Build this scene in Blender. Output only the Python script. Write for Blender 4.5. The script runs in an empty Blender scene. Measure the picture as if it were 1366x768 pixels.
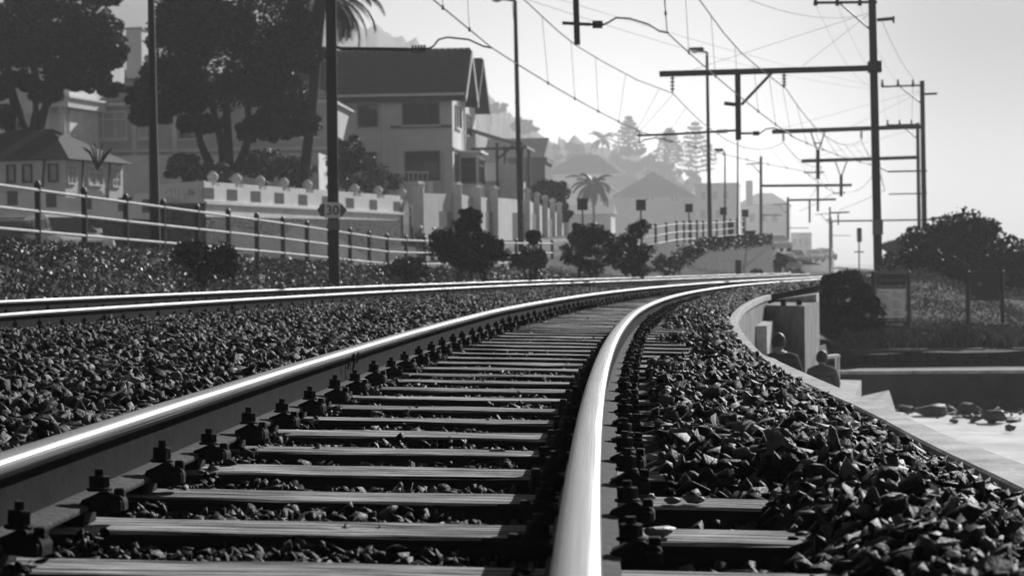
import bpy, bmesh, math, random
import numpy as np
from mathutils import Vector, Matrix, Quaternion
random.seed(7); rng = np.random.default_rng(7)
S = bpy.context.scene; COL = S.collection
rad = math.radians; PI = math.pi

# ---------------------------------------------------------------- camera
EYE = 3.5; F = 3250.0; PITCH = math.atan(30/F); ROLL = 0.012
cam_d = bpy.data.cameras.new("camera"); cam = bpy.data.objects.new("camera", cam_d); COL.objects.link(cam)
cam_d.sensor_width = 36; cam_d.lens = F/1366*36; cam_d.clip_start = .1; cam_d.clip_end = 6000
fw = Vector((0, math.cos(PITCH), -math.sin(PITCH))); u0 = Vector((0, math.sin(PITCH), math.cos(PITCH))); r0 = Vector((1, 0, 0))
cr = r0*math.cos(ROLL) - u0*math.sin(ROLL); cu = r0*math.sin(ROLL) + u0*math.cos(ROLL)
M = Matrix.Identity(4)
for i in range(3): M[i][0] = cr[i]; M[i][1] = cu[i]; M[i][2] = -fw[i]
M[2][3] = EYE
cam.matrix_world = M; S.camera = cam
cam_d.dof.use_dof = True; cam_d.dof.focus_distance = 8.5; cam_d.dof.aperture_fstop = 9.5
CP = Vector((0, 0, EYE))
def at(px, py, d):
    "world point seen at photograph pixel px,py at forward distance d (metres)"
    v = fw*F + cr*(px-683) + cu*(384-py)
    return CP + v*(d/v.y)
def zpx(px, py, d): return at(px, py, d).z

# ---------------------------------------------------------------- world, sun
SUN_AZ = rad(27); SUN_EL = rad(25)
W = bpy.data.worlds.new("World"); S.world = W; W.use_nodes = True
nt = W.node_tree; nt.nodes.clear()
def N(t, k, **kw):
    n = t.nodes.new(k)
    for a, b in kw.items(): setattr(n, a, b)
    return n
wo = N(nt, 'ShaderNodeOutputWorld'); bg = N(nt, 'ShaderNodeBackground')
sky = N(nt, 'ShaderNodeTexSky', sky_type='NISHITA'); sky.sun_disc = False
sky.sun_elevation = SUN_EL; sky.sun_rotation = SUN_AZ; sky.dust_density = 2.5; sky.air_density = 1.0; sky.ozone_density = 1.0
sp = N(nt, 'ShaderNodeSeparateColor')
nt.links.new(sky.outputs[0], sp.inputs[0])
m1 = N(nt, 'ShaderNodeMath', operation='MULTIPLY'); m1.inputs[1].default_value = .85
m2 = N(nt, 'ShaderNodeMath', operation='MULTIPLY_ADD'); m2.inputs[1].default_value = .15
nt.links.new(sp.outputs[0], m1.inputs[0]); nt.links.new(sp.outputs[1], m2.inputs[0]); nt.links.new(m1.outputs[0], m2.inputs[2])
# gradient put into the sky colour by hand: brightest near the horizon, falling off with height and towards the open sea (right)
tcw = N(nt, 'ShaderNodeTexCoord'); sxyz = N(nt, 'ShaderNodeSeparateXYZ'); nt.links.new(tcw.outputs['Generated'], sxyz.inputs[0])
fe = N(nt, 'ShaderNodeFloatCurve'); fa = N(nt, 'ShaderNodeFloatCurve')
def fcurve(n, pts):
    c = n.mapping.curves[0]
    for i, p in enumerate(pts):
        if i < 2: c.points[i].location = p
        else: c.points.new(*p)
    n.mapping.update()
fcurve(fe, ((0, .84), (1, .05), (.03, .78), (.07, .6), (.11, .42), (.2, .15), (.4, .07)))
az = N(nt, 'ShaderNodeMath', operation='ARCTAN2'); nt.links.new(sxyz.outputs[0], az.inputs[0]); nt.links.new(sxyz.outputs[1], az.inputs[1])
az2 = N(nt, 'ShaderNodeMapRange'); az2.inputs[1].default_value = -1; az2.inputs[2].default_value = 1; nt.links.new(az.outputs[0], az2.inputs[0])
fcurve(fa, ((0, 1), (1, .9), (.3, .6), (.42, .88), (.5, 1), (.53, .9), (.57, .5), (.61, .2), (.7, .2)))  # raised ends are added fill from the sides and behind
nt.links.new(sxyz.outputs[2], fe.inputs['Value']); nt.links.new(az2.outputs[0], fa.inputs['Value'])
# nearer the horizon the sideways fall-off is weaker
mxe = N(nt, 'ShaderNodeMapRange'); mxe.inputs[1].default_value = 0; mxe.inputs[2].default_value = .09; nt.links.new(sxyz.outputs[2], mxe.inputs[0]); mxe.inputs[3].default_value = .7
mf = N(nt, 'ShaderNodeMix'); mf.inputs[2].default_value = 1.0; nt.links.new(mxe.outputs[0], mf.inputs[0]); nt.links.new(fa.outputs[0], mf.inputs[3])
k1 = N(nt, 'ShaderNodeMath', operation='MULTIPLY'); k2 = N(nt, 'ShaderNodeMath', operation='MULTIPLY')
nt.links.new(fe.outputs[0], k1.inputs[0]); nt.links.new(mf.outputs[0], k1.inputs[1]); nt.links.new(k1.outputs[0], k2.inputs[0]); nt.links.new(m2.outputs[0], k2.inputs[1])
# added fill: sky raised behind the camera's back to brighten faces turned this way
ab = N(nt, 'ShaderNodeMath', operation='ABSOLUTE'); nt.links.new(az.outputs[0], ab.inputs[0])
mb2 = N(nt, 'ShaderNodeMapRange'); mb2.inputs[1].default_value = .9; mb2.inputs[2].default_value = 2.0; mb2.inputs[3].default_value = 1; mb2.inputs[4].default_value = 2.6; nt.links.new(ab.outputs[0], mb2.inputs[0])
k3 = N(nt, 'ShaderNodeMath', operation='MULTIPLY'); nt.links.new(k2.outputs[0], k3.inputs[0]); nt.links.new(mb2.outputs[0], k3.inputs[1]); k2 = k3
nt.links.new(k2.outputs[0], bg.inputs[0]); bg.inputs[1].default_value = 0.12
nt.links.new(bg.outputs[0], wo.inputs[0])
sl = bpy.data.lights.new("sun", 'SUN'); sl.energy = 5.0; sl.angle = rad(.5); sl.color = (1, 1, 1)
so = bpy.data.objects.new("sun", sl); COL.objects.link(so)
SD = Vector((math.cos(SUN_EL)*math.sin(SUN_AZ), math.cos(SUN_EL)*math.cos(SUN_AZ), math.sin(SUN_EL)))
so.rotation_euler = SD.to_track_quat('Z', 'Y').to_euler(); so.location = (0, 0, 60)
vs = S.view_settings; vs.view_transform = 'Standard'; vs.look = 'None'; vs.exposure = 0.5; vs.gamma = 1; vs.use_curve_mapping = False
S.cycles.use_denoising = True; S.cycles.max_bounces = 5; S.cycles.diffuse_bounces = 2; S.cycles.glossy_bounces = 3; S.cycles.volume_bounces = 1
S.cycles.caustics_reflective = False; S.cycles.caustics_refractive = False
HAZE = 0.0006

# ---------------------------------------------------------------- materials
MATS = {}
def mat(name, g, rough=.8, metal=0., spec=.5, var=0., scale=5., stretch=(1, 1, 1), bump=0., bscale=None, island=0., coat=0.):
    if name in MATS: return MATS[name]
    m = bpy.data.materials.new(name); m.use_nodes = True; t = m.node_tree
    b = t.nodes['Principled BSDF']; b.inputs['Roughness'].default_value = rough; b.inputs['Metallic'].default_value = metal
    b.inputs['Specular IOR Level'].default_value = spec; b.inputs['Base Color'].default_value = (g, g, g, 1)
    b.inputs['Coat Weight'].default_value = coat
    val = None
    if var or bump:
        tc = N(t, 'ShaderNodeTexCoord'); mp = N(t, 'ShaderNodeMapping'); mp.inputs['Scale'].default_value = stretch
        t.links.new(tc.outputs['Object'], mp.inputs[0])
    if var:
        no = N(t, 'ShaderNodeTexNoise'); no.inputs['Scale'].default_value = scale; no.inputs['Detail'].default_value = 8; no.inputs['Roughness'].default_value = .65
        t.links.new(mp.outputs[0], no.inputs[0])
        mr = N(t, 'ShaderNodeMapRange'); mr.inputs[1].default_value = .28; mr.inputs[2].default_value = .72
        mr.inputs[3].default_value = g*(1-var); mr.inputs[4].default_value = g*(1+var)
        t.links.new(no.outputs[0], mr.inputs[0]); val = mr.outputs[0]
    if island:
        ge = N(t, 'ShaderNodeNewGeometry'); pw = N(t, 'ShaderNodeMath', operation='POWER'); pw.inputs[1].default_value = 6.0 if island >= 1 else 2.2
        t.links.new(ge.outputs['Random Per Island'], pw.inputs[0])
        mi = N(t, 'ShaderNodeMapRange'); mi.inputs[3].default_value = .75 if island >= 1 else 1-island*.7; mi.inputs[4].default_value = 11.0 if island >= 1 else 1+island*2
        t.links.new(pw.outputs[0], mi.inputs[0])
        mu = N(t, 'ShaderNodeMath', operation='MULTIPLY'); t.links.new(mi.outputs[0], mu.inputs[0])
        if val is not None: t.links.new(val, mu.inputs[1])
        else: mu.inputs[1].default_value = g
        val = mu.outputs[0]
    if val is not None:
        t.links.new(val, b.inputs['Base Color'])
    if bump:
        n2 = N(t, 'ShaderNodeTexNoise'); n2.inputs['Scale'].default_value = bscale or scale*4; n2.inputs['Detail'].default_value = 6
        t.links.new(mp.outputs[0], n2.inputs[0]); bu = N(t, 'ShaderNodeBump'); bu.inputs['Strength'].default_value = bump; bu.inputs['Distance'].default_value = .02
        t.links.new(n2.outputs[0], bu.inputs['Height']); t.links.new(bu.outputs[0], b.inputs['Normal'])
    MATS[name] = m; return m
def wood_mat():
    m = bpy.data.materials.new('weathered_timber'); m.use_nodes = True; t = m.node_tree; b = t.nodes['Principled BSDF']
    tc = N(t, 'ShaderNodeTexCoord'); oi = N(t, 'ShaderNodeObjectInfo'); add = N(t, 'ShaderNodeVectorMath', operation='ADD'); sc = N(t, 'ShaderNodeVectorMath', operation='SCALE')
    cx = N(t, 'ShaderNodeCombineXYZ')
    for k in range(3): t.links.new(oi.outputs['Random'], cx.inputs[k])
    t.links.new(cx.outputs[0], sc.inputs[0]); sc.inputs['Scale'].default_value = 37
    t.links.new(tc.outputs['Object'], add.inputs[0]); t.links.new(sc.outputs[0], add.inputs[1])
    mp = N(t, 'ShaderNodeMapping'); mp.inputs['Scale'].default_value = (1.3, 26, 26); t.links.new(add.outputs[0], mp.inputs[0])
    n1 = N(t, 'ShaderNodeTexNoise'); n1.inputs['Scale'].default_value = 2.2; n1.inputs['Detail'].default_value = 9; n1.inputs['Roughness'].default_value = .7; t.links.new(mp.outputs[0], n1.inputs[0])
    n2 = N(t, 'ShaderNodeTexNoise'); n2.inputs['Scale'].default_value = 3.5; n2.inputs['Detail'].default_value = 5; t.links.new(add.outputs[0], n2.inputs[0])
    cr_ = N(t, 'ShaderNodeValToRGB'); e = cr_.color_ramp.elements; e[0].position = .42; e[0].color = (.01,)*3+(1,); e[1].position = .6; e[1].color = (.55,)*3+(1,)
    t.links.new(n1.outputs[0], cr_.inputs[0])
    mr = N(t, 'ShaderNodeMapRange'); mr.inputs[1].default_value = .3; mr.inputs[2].default_value = .7; mr.inputs[3].default_value = .6; mr.inputs[4].default_value = 1.35
    t.links.new(n2.outputs[0], mr.inputs[0]); mx = N(t, 'ShaderNodeVectorMath', operation='SCALE'); t.links.new(cr_.outputs[0], mx.inputs[0]); t.links.new(mr.outputs[0], mx.inputs['Scale'])
    mr2 = N(t, 'ShaderNodeMapRange'); mr2.inputs[3].default_value = .75; mr2.inputs[4].default_value = 1.25; t.links.new(oi.outputs['Random'], mr2.inputs[0])
    mx2 = N(t, 'ShaderNodeVectorMath', operation='SCALE'); t.links.new(mx.outputs[0], mx2.inputs[0]); t.links.new(mr2.outputs[0], mx2.inputs['Scale'])
    mpc = N(t, 'ShaderNodeMapping'); mpc.inputs['Scale'].default_value = (.9, 34, 34); t.links.new(add.outputs[0], mpc.inputs[0])
    nc = N(t, 'ShaderNodeTexNoise'); nc.inputs['Scale'].default_value = 1.3; nc.inputs['Detail'].default_value = 3; t.links.new(mpc.outputs[0], nc.inputs[0])
    mc = N(t, 'ShaderNodeMapRange'); mc.inputs[1].default_value = .34; mc.inputs[2].default_value = .40; mc.inputs[3].default_value = .06; mc.inputs[4].default_value = 1; t.links.new(nc.outputs[0], mc.inputs[0])
    mx3 = N(t, 'ShaderNodeVectorMath', operation='SCALE'); t.links.new(mx2.outputs[0], mx3.inputs[0]); t.links.new(mc.outputs[0], mx3.inputs['Scale']); mx2 = mx3
    t.links.new(mx2.outputs[0], b.inputs['Base Color']); b.inputs['Roughness'].default_value = .85; b.inputs['Specular IOR Level'].default_value = .1
    bu = N(t, 'ShaderNodeBump'); bu.inputs['Strength'].default_value = .8; bu.inputs['Distance'].default_value = .008; t.links.new(n1.outputs[0], bu.inputs['Height']); t.links.new(bu.outputs[0], b.inputs['Normal'])
    return m
def rail_mat():
    m = bpy.data.materials.new('polished_steel'); m.use_nodes = True; t = m.node_tree; b = t.nodes['Principled BSDF']
    uv = N(t, 'ShaderNodeUVMap'); mp = N(t, 'ShaderNodeMapping'); mp.inputs['Scale'].default_value = (.12, 16, 1); t.links.new(uv.outputs[0], mp.inputs[0])
    n1 = N(t, 'ShaderNodeTexNoise', noise_dimensions='2D'); n1.inputs['Scale'].default_value = 6; n1.inputs['Detail'].default_value = 6; t.links.new(mp.outputs[0], n1.inputs[0])
    mr = N(t, 'ShaderNodeMapRange'); mr.inputs[1].default_value = .35; mr.inputs[2].default_value = .65; mr.inputs[3].default_value = .2; mr.inputs[4].default_value = .42
    t.links.new(n1.outputs[0], mr.inputs[0]); t.links.new(mr.outputs[0], b.inputs['Roughness'])
    m3 = N(t, 'ShaderNodeMapRange'); m3.inputs[1].default_value = .3; m3.inputs[2].default_value = .7; m3.inputs[3].default_value = .42; m3.inputs[4].default_value = .7
    t.links.new(n1.outputs[0], m3.inputs[0]); t.links.new(m3.outputs[0], b.inputs['Base Color']); b.inputs['Metallic'].default_value = 1
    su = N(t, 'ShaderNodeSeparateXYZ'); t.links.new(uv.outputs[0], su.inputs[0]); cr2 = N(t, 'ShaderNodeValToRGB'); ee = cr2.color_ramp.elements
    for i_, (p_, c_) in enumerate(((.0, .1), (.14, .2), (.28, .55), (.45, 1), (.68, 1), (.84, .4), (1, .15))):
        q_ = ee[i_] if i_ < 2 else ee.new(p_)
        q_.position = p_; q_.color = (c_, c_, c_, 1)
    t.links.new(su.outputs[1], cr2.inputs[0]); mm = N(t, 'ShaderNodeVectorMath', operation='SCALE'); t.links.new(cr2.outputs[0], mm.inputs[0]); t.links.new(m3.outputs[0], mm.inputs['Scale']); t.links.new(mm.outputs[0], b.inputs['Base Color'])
    bu = N(t, 'ShaderNodeBump'); bu.inputs['Strength'].default_value = .04; bu.inputs['Distance'].default_value = .001; t.links.new(n1.outputs[0], bu.inputs['Height']); t.links.new(bu.outputs[0], b.inputs['Normal'])
    return m
WOOD = wood_mat(); POL = rail_mat()
RUST = mat('rusty_steel', .014, 1, 0, .04, var=.5, scale=14, bump=.25, bscale=60)
RUSTF = mat('rail_foot_rust', .07, .9, 0, .1, var=.6, scale=40, bump=.4, bscale=120)
CLIP = mat('clip_iron', .014, .8, 0, .08, var=.5, scale=30, bump=.3, bscale=90)
STONE = mat('ballast_stone', .0115, .6, 0, .1, var=.5, scale=25, bump=.5, bscale=120, island=1.)
STONEFAR = mat('ballast_stone_far', .0135, .6, 0, .1, island=1.)
BED = mat('ballast_bed', .01, .95, 0, .1, var=.6, scale=20, bump=.6, bscale=30)
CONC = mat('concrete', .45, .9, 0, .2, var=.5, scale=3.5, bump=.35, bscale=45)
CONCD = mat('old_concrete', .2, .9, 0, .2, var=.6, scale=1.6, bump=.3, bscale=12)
STEEL = mat('dark_painted_steel', .015, .55, 0, .5, var=.3, scale=3)
STEELM = mat('galvanised_steel', .12, .5, 0, .5, var=.3, scale=3)
WIRE = mat('wire_dark', .03, .5); WIREL = mat('wire_bright', .75, .3, .6)
WHITE = mat('white_paint', .8, .45, 0, .5, var=.08, scale=4)
PLAST = mat('pale_plaster', .72, .9, 0, .2, var=.12, scale=1.2, bump=.1)
PLASTW = mat('white_plaster', .8, .9, 0, .2, var=.14, scale=1.5, bump=.1)
PLASTD = mat('grey_plaster', .5, .9, 0, .2, var=.15, scale=1.2)
ROOF = mat('roof_tiles', .045, .85, 0, .3, var=.25, scale=1.2, bump=.5, bscale=8, stretch=(1, 1, 4))
ROOFL = mat('pale_roof', .26, .85, 0, .3, var=.2, scale=1.2)
TIMBER = mat('dark_trim', .05, .6)
GLASS = mat('window_glass', .025, .08, 0, .6)
CURT_LIT = mat('curtain_and_lit_pane', .5, .9, 0, .1, var=.2, scale=3, stretch=(6, 6, .5))
def masonry():
    m = mat('stone_masonry', .065, .9, 0, .2, var=.35, scale=1.5); t = m.node_tree; b = t.nodes['Principled BSDF']
    tc = N(t, 'ShaderNodeTexCoord'); v = N(t, 'ShaderNodeTexVoronoi', feature='DISTANCE_TO_EDGE'); v.inputs['Scale'].default_value = 2.6
    t.links.new(tc.outputs['Object'], v.inputs[0]); src = b.inputs['Base Color'].links[0].from_socket
    mr = N(t, 'ShaderNodeMapRange'); mr.inputs[2].default_value = .09; mr.inputs[3].default_value = .35; mr.inputs[4].default_value = 1.1; t.links.new(v.outputs[0], mr.inputs[0])
    mu = N(t, 'ShaderNodeMath', operation='MULTIPLY'); t.links.new(src, mu.inputs[0]); t.links.new(mr.outputs[0], mu.inputs[1]); t.links.new(mu.outputs[0], b.inputs['Base Color'])
    bu = N(t, 'ShaderNodeBump'); bu.inputs['Distance'].default_value = .05; bu.inputs['Strength'].default_value = .8; t.links.new(mr.outputs[0], bu.inputs['Height']); t.links.new(bu.outputs[0], b.inputs['Normal'])
    return m
MASON = masonry()
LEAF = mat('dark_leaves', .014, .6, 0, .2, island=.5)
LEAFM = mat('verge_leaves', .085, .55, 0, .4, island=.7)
LEAFG = mat('garden_leaves', .1, .6, 0, .3, island=.6)
GRASS = mat('dry_grass', .13, .7, 0, .3, island=.7)
BARK = mat('bark', .025, .9, 0, .2, var=.4, scale=6)
EARTH = mat('earth', .05, .95, 0, .1, var=.5, scale=1.2, bump=.4)
ASPH = mat('asphalt', .07, .85, 0, .3, var=.15, scale=3)
SAND = mat('sand', .6, .9, 0, .3, var=.35, scale=.7, bump=.9, bscale=3)
SEA = mat('sea_water', .03, .15, 0, .5, bump=.6, bscale=.6)
HILLM = mat('hill_scrub', .13, .95, 0, .1, var=.5, scale=.05, bump=.5, bscale=.3)
ROCK = mat('beach_rock', .045, .7, 0, .5, var=.4, scale=3, bump=.5, bscale=10)
CLOTH = mat('dark_cloth', .04, .9, 0, .2, var=.2, scale=20); CLOTHG = mat('grey_cloth', .10, .9, 0, .2, var=.2, scale=20)
SKIN = mat('skin', .22, .6); HAIR = mat('hair', .015, .6, 0, .4)
BLACK = mat('black_rubber', .015, .7); CHROME = mat('chrome', .6, .2, 1.)
BOARD = mat('board_dark', .03, .6); POSTER = mat('poster_paper', .85, .6, var=.25, scale=2.5)
INK = mat('sign_ink', .02, .7); SIGNG = mat('sign_grey', .15, .6); SIGNL = mat('sign_light', .85, .6)

# ---------------------------------------------------------------- mesh helpers
class MB:
    def __init__(s): s.v = []; s.f = []
    def add(s, vs, fs):
        b = len(s.v); s.v += [tuple(v) for v in vs]; s.f += [tuple(b+i for i in f) for f in fs]; return s
    def box(s, a, b, fr=None):
        x0, y0, z0 = a; x1, y1, z1 = b
        vs = [(x, y, z) for z in (z0, z1) for x, y in ((x0, y0), (x1, y0), (x1, y1), (x0, y1))]
        if fr: vs = [fr(*v) for v in vs]
        return s.add(vs, [(3, 2, 1, 0), (4, 5, 6, 7), (0, 1, 5, 4), (1, 2, 6, 5), (2, 3, 7, 6), (3, 0, 4, 7)])
    def prism(s, poly, z0, z1):
        "poly xy counter-clockwise; z0,z1 numbers or per-vertex lists"
        n = len(poly); a = z0 if isinstance(z0, (list, tuple)) else [z0]*n; b = z1 if isinstance(z1, (list, tuple)) else [z1]*n
        vs = [(p[0], p[1], a[i]) for i, p in enumerate(poly)] + [(p[0], p[1], b[i]) for i, p in enumerate(poly)]
        return s.add(vs, [tuple(range(n-1, -1, -1)), tuple(range(n, 2*n))] + [(i, (i+1) % n, n+(i+1) % n, n+i) for i in range(n)])
    def extr(s, poly3, vec):
        "planar polygon of 3D points extruded along vec"
        n = len(poly3); v = Vector(vec); vs = [Vector(p) for p in poly3]; vs = vs + [p+v for p in vs]
        return s.add(vs, [tuple(range(n-1, -1, -1)), tuple(range(n, 2*n))] + [(i, (i+1) % n, n+(i+1) % n, n+i) for i in range(n)])
    def tube(s, pts, r, k=6, cap=True):
        pts = [Vector(p) for p in pts]; n = len(pts); rr = r if isinstance(r, (list, tuple)) else [r]*n; b = len(s.v)
        for i, p in enumerate(pts):
            t = (pts[min(i+1, n-1)]-pts[max(i-1, 0)]).normalized()
            a = t.cross(Vector((0, 0, 1)))
            if a.length < .05: a = t.cross(Vector((0, 1, 0)))
            a.normalize(); c = t.cross(a)
            for j in range(k):
                q = 2*PI*j/k+PI/k; s.v.append(tuple(p + a*math.cos(q)*rr[i] + c*math.sin(q)*rr[i]))
        for i in range(n-1):
            for j in range(k): s.f.append((b+i*k+j, b+i*k+(j+1) % k, b+(i+1)*k+(j+1) % k, b+(i+1)*k+j))
        if cap: s.f.append(tuple(b+j for j in range(k-1, -1, -1))); s.f.append(tuple(b+(n-1)*k+j for j in range(k)))
        return s
    def lathe(s, c, prof, k=12):
        "prof: list of (r,z) from bottom to top around point c"
        b = len(s.v); n = len(prof)
        for r, z in prof:
            for j in range(k): q = 2*PI*j/k; s.v.append((c[0]+r*math.cos(q), c[1]+r*math.sin(q), c[2]+z))
        for i in range(n-1):
            for j in range(k): s.f.append((b+i*k+j, b+i*k+(j+1) % k, b+(i+1)*k+(j+1) % k, b+(i+1)*k+j))
        s.f.append(tuple(b+j for j in range(k-1, -1, -1))); s.f.append(tuple(b+(n-1)*k+j for j in range(k)))
        return s
    def bar(s, p, q, w, h):
        "rectangular bar from p to q, w wide (horizontal), h high"
        p = Vector(p); q = Vector(q); t = (q-p).normalized(); a = t.cross(Vector((0, 0, 1)))
        if a.length < .05: a = Vector((1, 0, 0))
        a.normalize(); c = a.cross(t)
        vs = [e + a*(i*w/2) + c*(j*h/2) for e in (p, q) for i, j in ((-1, -1), (1, -1), (1, 1), (-1, 1))]
        return s.add(vs, [(3, 2, 1, 0), (4, 5, 6, 7), (0, 1, 5, 4), (1, 2, 6, 5), (2, 3, 7, 6), (3, 0, 4, 7)])
def wloc(o):
    p = Vector((0, 0, 0))
    while o: p += o.location; o = o.parent
    return p
def link(name, me, m, parent=None, smooth=False, at_=None):
    o = bpy.data.objects.new(name, me); COL.objects.link(o)
    if m: me.materials.append(m)
    if smooth: me.polygons.foreach_set('use_smooth', [True]*len(me.polygons))
    if parent: o.parent = parent
    return o
def obj(name, mb, m, parent=None, smooth=False, bevel=0, loc=None):
    off = wloc(parent) if parent else (Vector(loc) if loc else Vector((0, 0, 0)))
    me = bpy.data.meshes.new(name); me.from_pydata([tuple(Vector(v)-off) for v in mb.v], [], mb.f); me.validate()
    bm = bmesh.new(); bm.from_mesh(me); bmesh.ops.recalc_face_normals(bm, faces=bm.faces)
    if bevel: bmesh.ops.bevel(bm, geom=bm.edges, offset=bevel, segments=1, affect='EDGES')
    bm.to_mesh(me); bm.free()
    o = link(name, me, m, parent, smooth)
    if loc and not parent: o.location = off
    return o
def npobj(name, V, Fc, m, parent=None, smooth=False, loc=None):
    "V (n,3), Fc (m,k) numpy arrays"
    off = wloc(parent) if parent else (Vector(loc) if loc else Vector((0, 0, 0)))
    V = V - np.array(off); me = bpy.data.meshes.new(name); n, k = Fc.shape
    me.vertices.add(len(V)); me.vertices.foreach_set('co', V.astype(np.float32).ravel())
    me.loops.add(n*k); me.loops.foreach_set('vertex_index', Fc.astype(np.int32).ravel())
    me.polygons.add(n); me.polygons.foreach_set('loop_start', np.arange(0, n*k, k, dtype=np.int32)); me.polygons.foreach_set('loop_total', np.full(n, k, dtype=np.int32))
    me.update(calc_edges=True); o = link(name, me, m, parent, smooth)
    if loc and not parent: o.location = off
    return o
def tag(o, label, cat, group=None, kind=None):
    o['label'] = label
    if cat: o['category'] = cat
    if group: o['group'] = group
    if kind: o['kind'] = kind
    return o
def thing(name, label, cat, loc=(0, 0, 0), group=None):
    o = bpy.data.objects.new(name, None); COL.objects.link(o); o.location = loc; o.empty_display_size = .2
    return tag(o, label, cat, group)
def struct(o): o['kind'] = 'structure'; return o
def copy_tree(o, parent=None):
    c = o.copy(); COL.objects.link(c); c.parent = parent
    for ch in list(o.children): copy_tree(ch, c)
    return c

# ---------------------------------------------------------------- the line: right-hand running rail, as a function of distance
_d = np.arange(-30, 700, .5)
_sl = np.where(_d < 70, .026+.0025*_d, .201); _sl = np.where(_d > 135, np.interp(_d, [135, 150], [.201, .11]), _sl)
_x = np.concatenate([[0], np.cumsum((_sl[1:]+_sl[:-1])/2*.5)]); _x = _x - np.interp(0, _d, _x) - .016
def R(d): return float(np.interp(d, _d, _x))
def TH(d): return math.atan(float(np.interp(d, _d, _sl)))
def dip(d): return .003*max(0, min(d, 150)-20)
def TP(off, d):
    th = TH(d); return R(d)+off*math.cos(th), d-off*math.sin(th)
def zhead(off, d):
    if off > -3: return EYE-.385-dip(d)+.03*(-off/1.13)
    return EYE-.33-dip(d)+.064*((-off-5.0)/1.13)
G1, G2, G3, G4 = 0., -1.132, -5.0, -6.132

# rails
def sweep(prof, off, ds, z_extra=0):
    V = []; n = len(prof)
    for d in ds:
        th = TH(d); zz = zhead(off, d)
        for (a, b) in prof:
            x, y = TP(off+a, d); V.append((x, y, zz+b+z_extra))
    V = np.array(V); Fs = []
    for i in range(len(ds)-1):
        for j in range(n-1): Fs.append((i*n+j, i*n+j+1, (i+1)*n+j+1, (i+1)*n+j))
    return V, np.array(Fs)
ds_r = np.concatenate([np.arange(.8, 30, .4), np.arange(30, 200, 1.5)])
head = [(-.0335, -.028), (-.0335, -.014), (-.030, -.006), (-.022, -.002), (-.011, -.0004), (0, 0), (.011, -.0004), (.022, -.002), (.030, -.006), (.0335, -.014), (.0335, -.028)]
web = [(-.0335, -.028), (-.032, -.038), (-.012, -.046), (-.0085, -.055), (-.0085, -.125), (-.014, -.134), (-.066, -.146), (-.068, -.158), (.068, -.158), (.066, -.146), (.014, -.134), (.0085, -.125), (.0085, -.055), (.012, -.046), (.032, -.038), (.0335, -.028)]
rails = {}
for off, lab in ((G1, 'gleaming right-hand rail of the near track, sweeping up from the bottom edge'), (G2, 'gleaming left-hand rail of the near track with its rusty web facing us'),
                 (G3, 'nearer rail of the far track, just beyond the ballast between the tracks'), (G4, 'outer rail of the far track, along the foot of the green verge')):
    V, Fs = sweep(web[:6], off, ds_r); V2_, F2_ = sweep(web[10:], off, ds_r); Fs = np.concatenate([Fs, F2_+len(V)]); V = np.concatenate([V, V2_]); o = npobj('rail', V, Fs, RUST, smooth=False, loc=(TP(off, 1)[0], 1, zhead(off, 1)-.158)); tag(o, lab, 'rail', 'running rails'); rails[off] = o
    V, Fs = sweep(web[5:11], off, ds_r); ft = npobj('rail_foot', V, Fs, RUSTF, parent=o)
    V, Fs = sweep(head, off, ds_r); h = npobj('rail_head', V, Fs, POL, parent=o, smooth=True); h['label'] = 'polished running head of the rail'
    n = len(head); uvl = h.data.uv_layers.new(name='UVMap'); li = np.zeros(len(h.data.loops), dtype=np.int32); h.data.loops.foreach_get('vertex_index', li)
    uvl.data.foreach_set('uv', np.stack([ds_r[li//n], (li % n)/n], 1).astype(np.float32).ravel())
# bond cable hanging on the web of the left rail
mb = MB(); d0 = 10.6
def rp(off, d, dz): x, y = TP(off, d); return (x, y, zhead(off, d)+dz)
mb.tube([rp(G2+.036, d0-.03, -.02), rp(G2+.04, d0-.02, -.05), rp(G2+.035, d0-.03, -.09), rp(G2+.04, d0, -.135), rp(G2+.07, d0+.12, -.142)], .006, 6)
mb.tube([rp(G2+.04, d0+.13, -.02), rp(G2+.03, d0+.14, -.07)], .004, 5); mb.tube([rp(G2+.04, d0-.2, -.03), rp(G2+.03, d0-.19, -.08)], .004, 5)
obj('bond_cable', mb, BLACK, rails[G2])['label'] = 'short black bond cable hooked over the rail'

# sleepers with bolted clips
def clip_mesh(with_bolt):
    b = MB(); prof = [(.070, 0), (.145, 0), (.145, .02), (.138, .034), (.118, .036), (.112, .046), (.096, .046), (.076, .036), (.052, .026), (.052, .014), (.070, .012)]
    b.extr([(a, -.03, z) for a, z in prof], (0, .06, 0)); b.box((.112, -.044, .0), (.141, .044, .024)); b.box((.12, -.012, .03), (.142, .016, .05))
    bo = bolt_mesh()
    if with_bolt: b.add(bo.v, bo.f)
    return b
def bolt_mesh():
    b = MB(); b.lathe((.088, 0, .044), [(.028, 0), (.028, .008)], 12); b.lathe((.088, 0, .052), [(.023, 0), (.023, .026)], 6); b.lathe((.088, 0, .077), [(.0105, 0), (.0105, .016)], 8)
    return b
clip_m = bpy.data.meshes.new('rail_clip'); t_ = clip_mesh(False); clip_m.from_pydata(t_.v, [], t_.f); clip_m.materials.append(CLIP)
clipf_m = bpy.data.meshes.new('rail_clip'); t_ = clip_mesh(True); clipf_m.from_pydata(t_.v, [], t_.f); clipf_m.materials.append(CLIP)
bolt_m = bpy.data.meshes.new('bolt'); t_ = bolt_mesh(); bolt_m.from_pydata(t_.v, [], t_.f); bolt_m.materials.append(CLIP)
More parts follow.
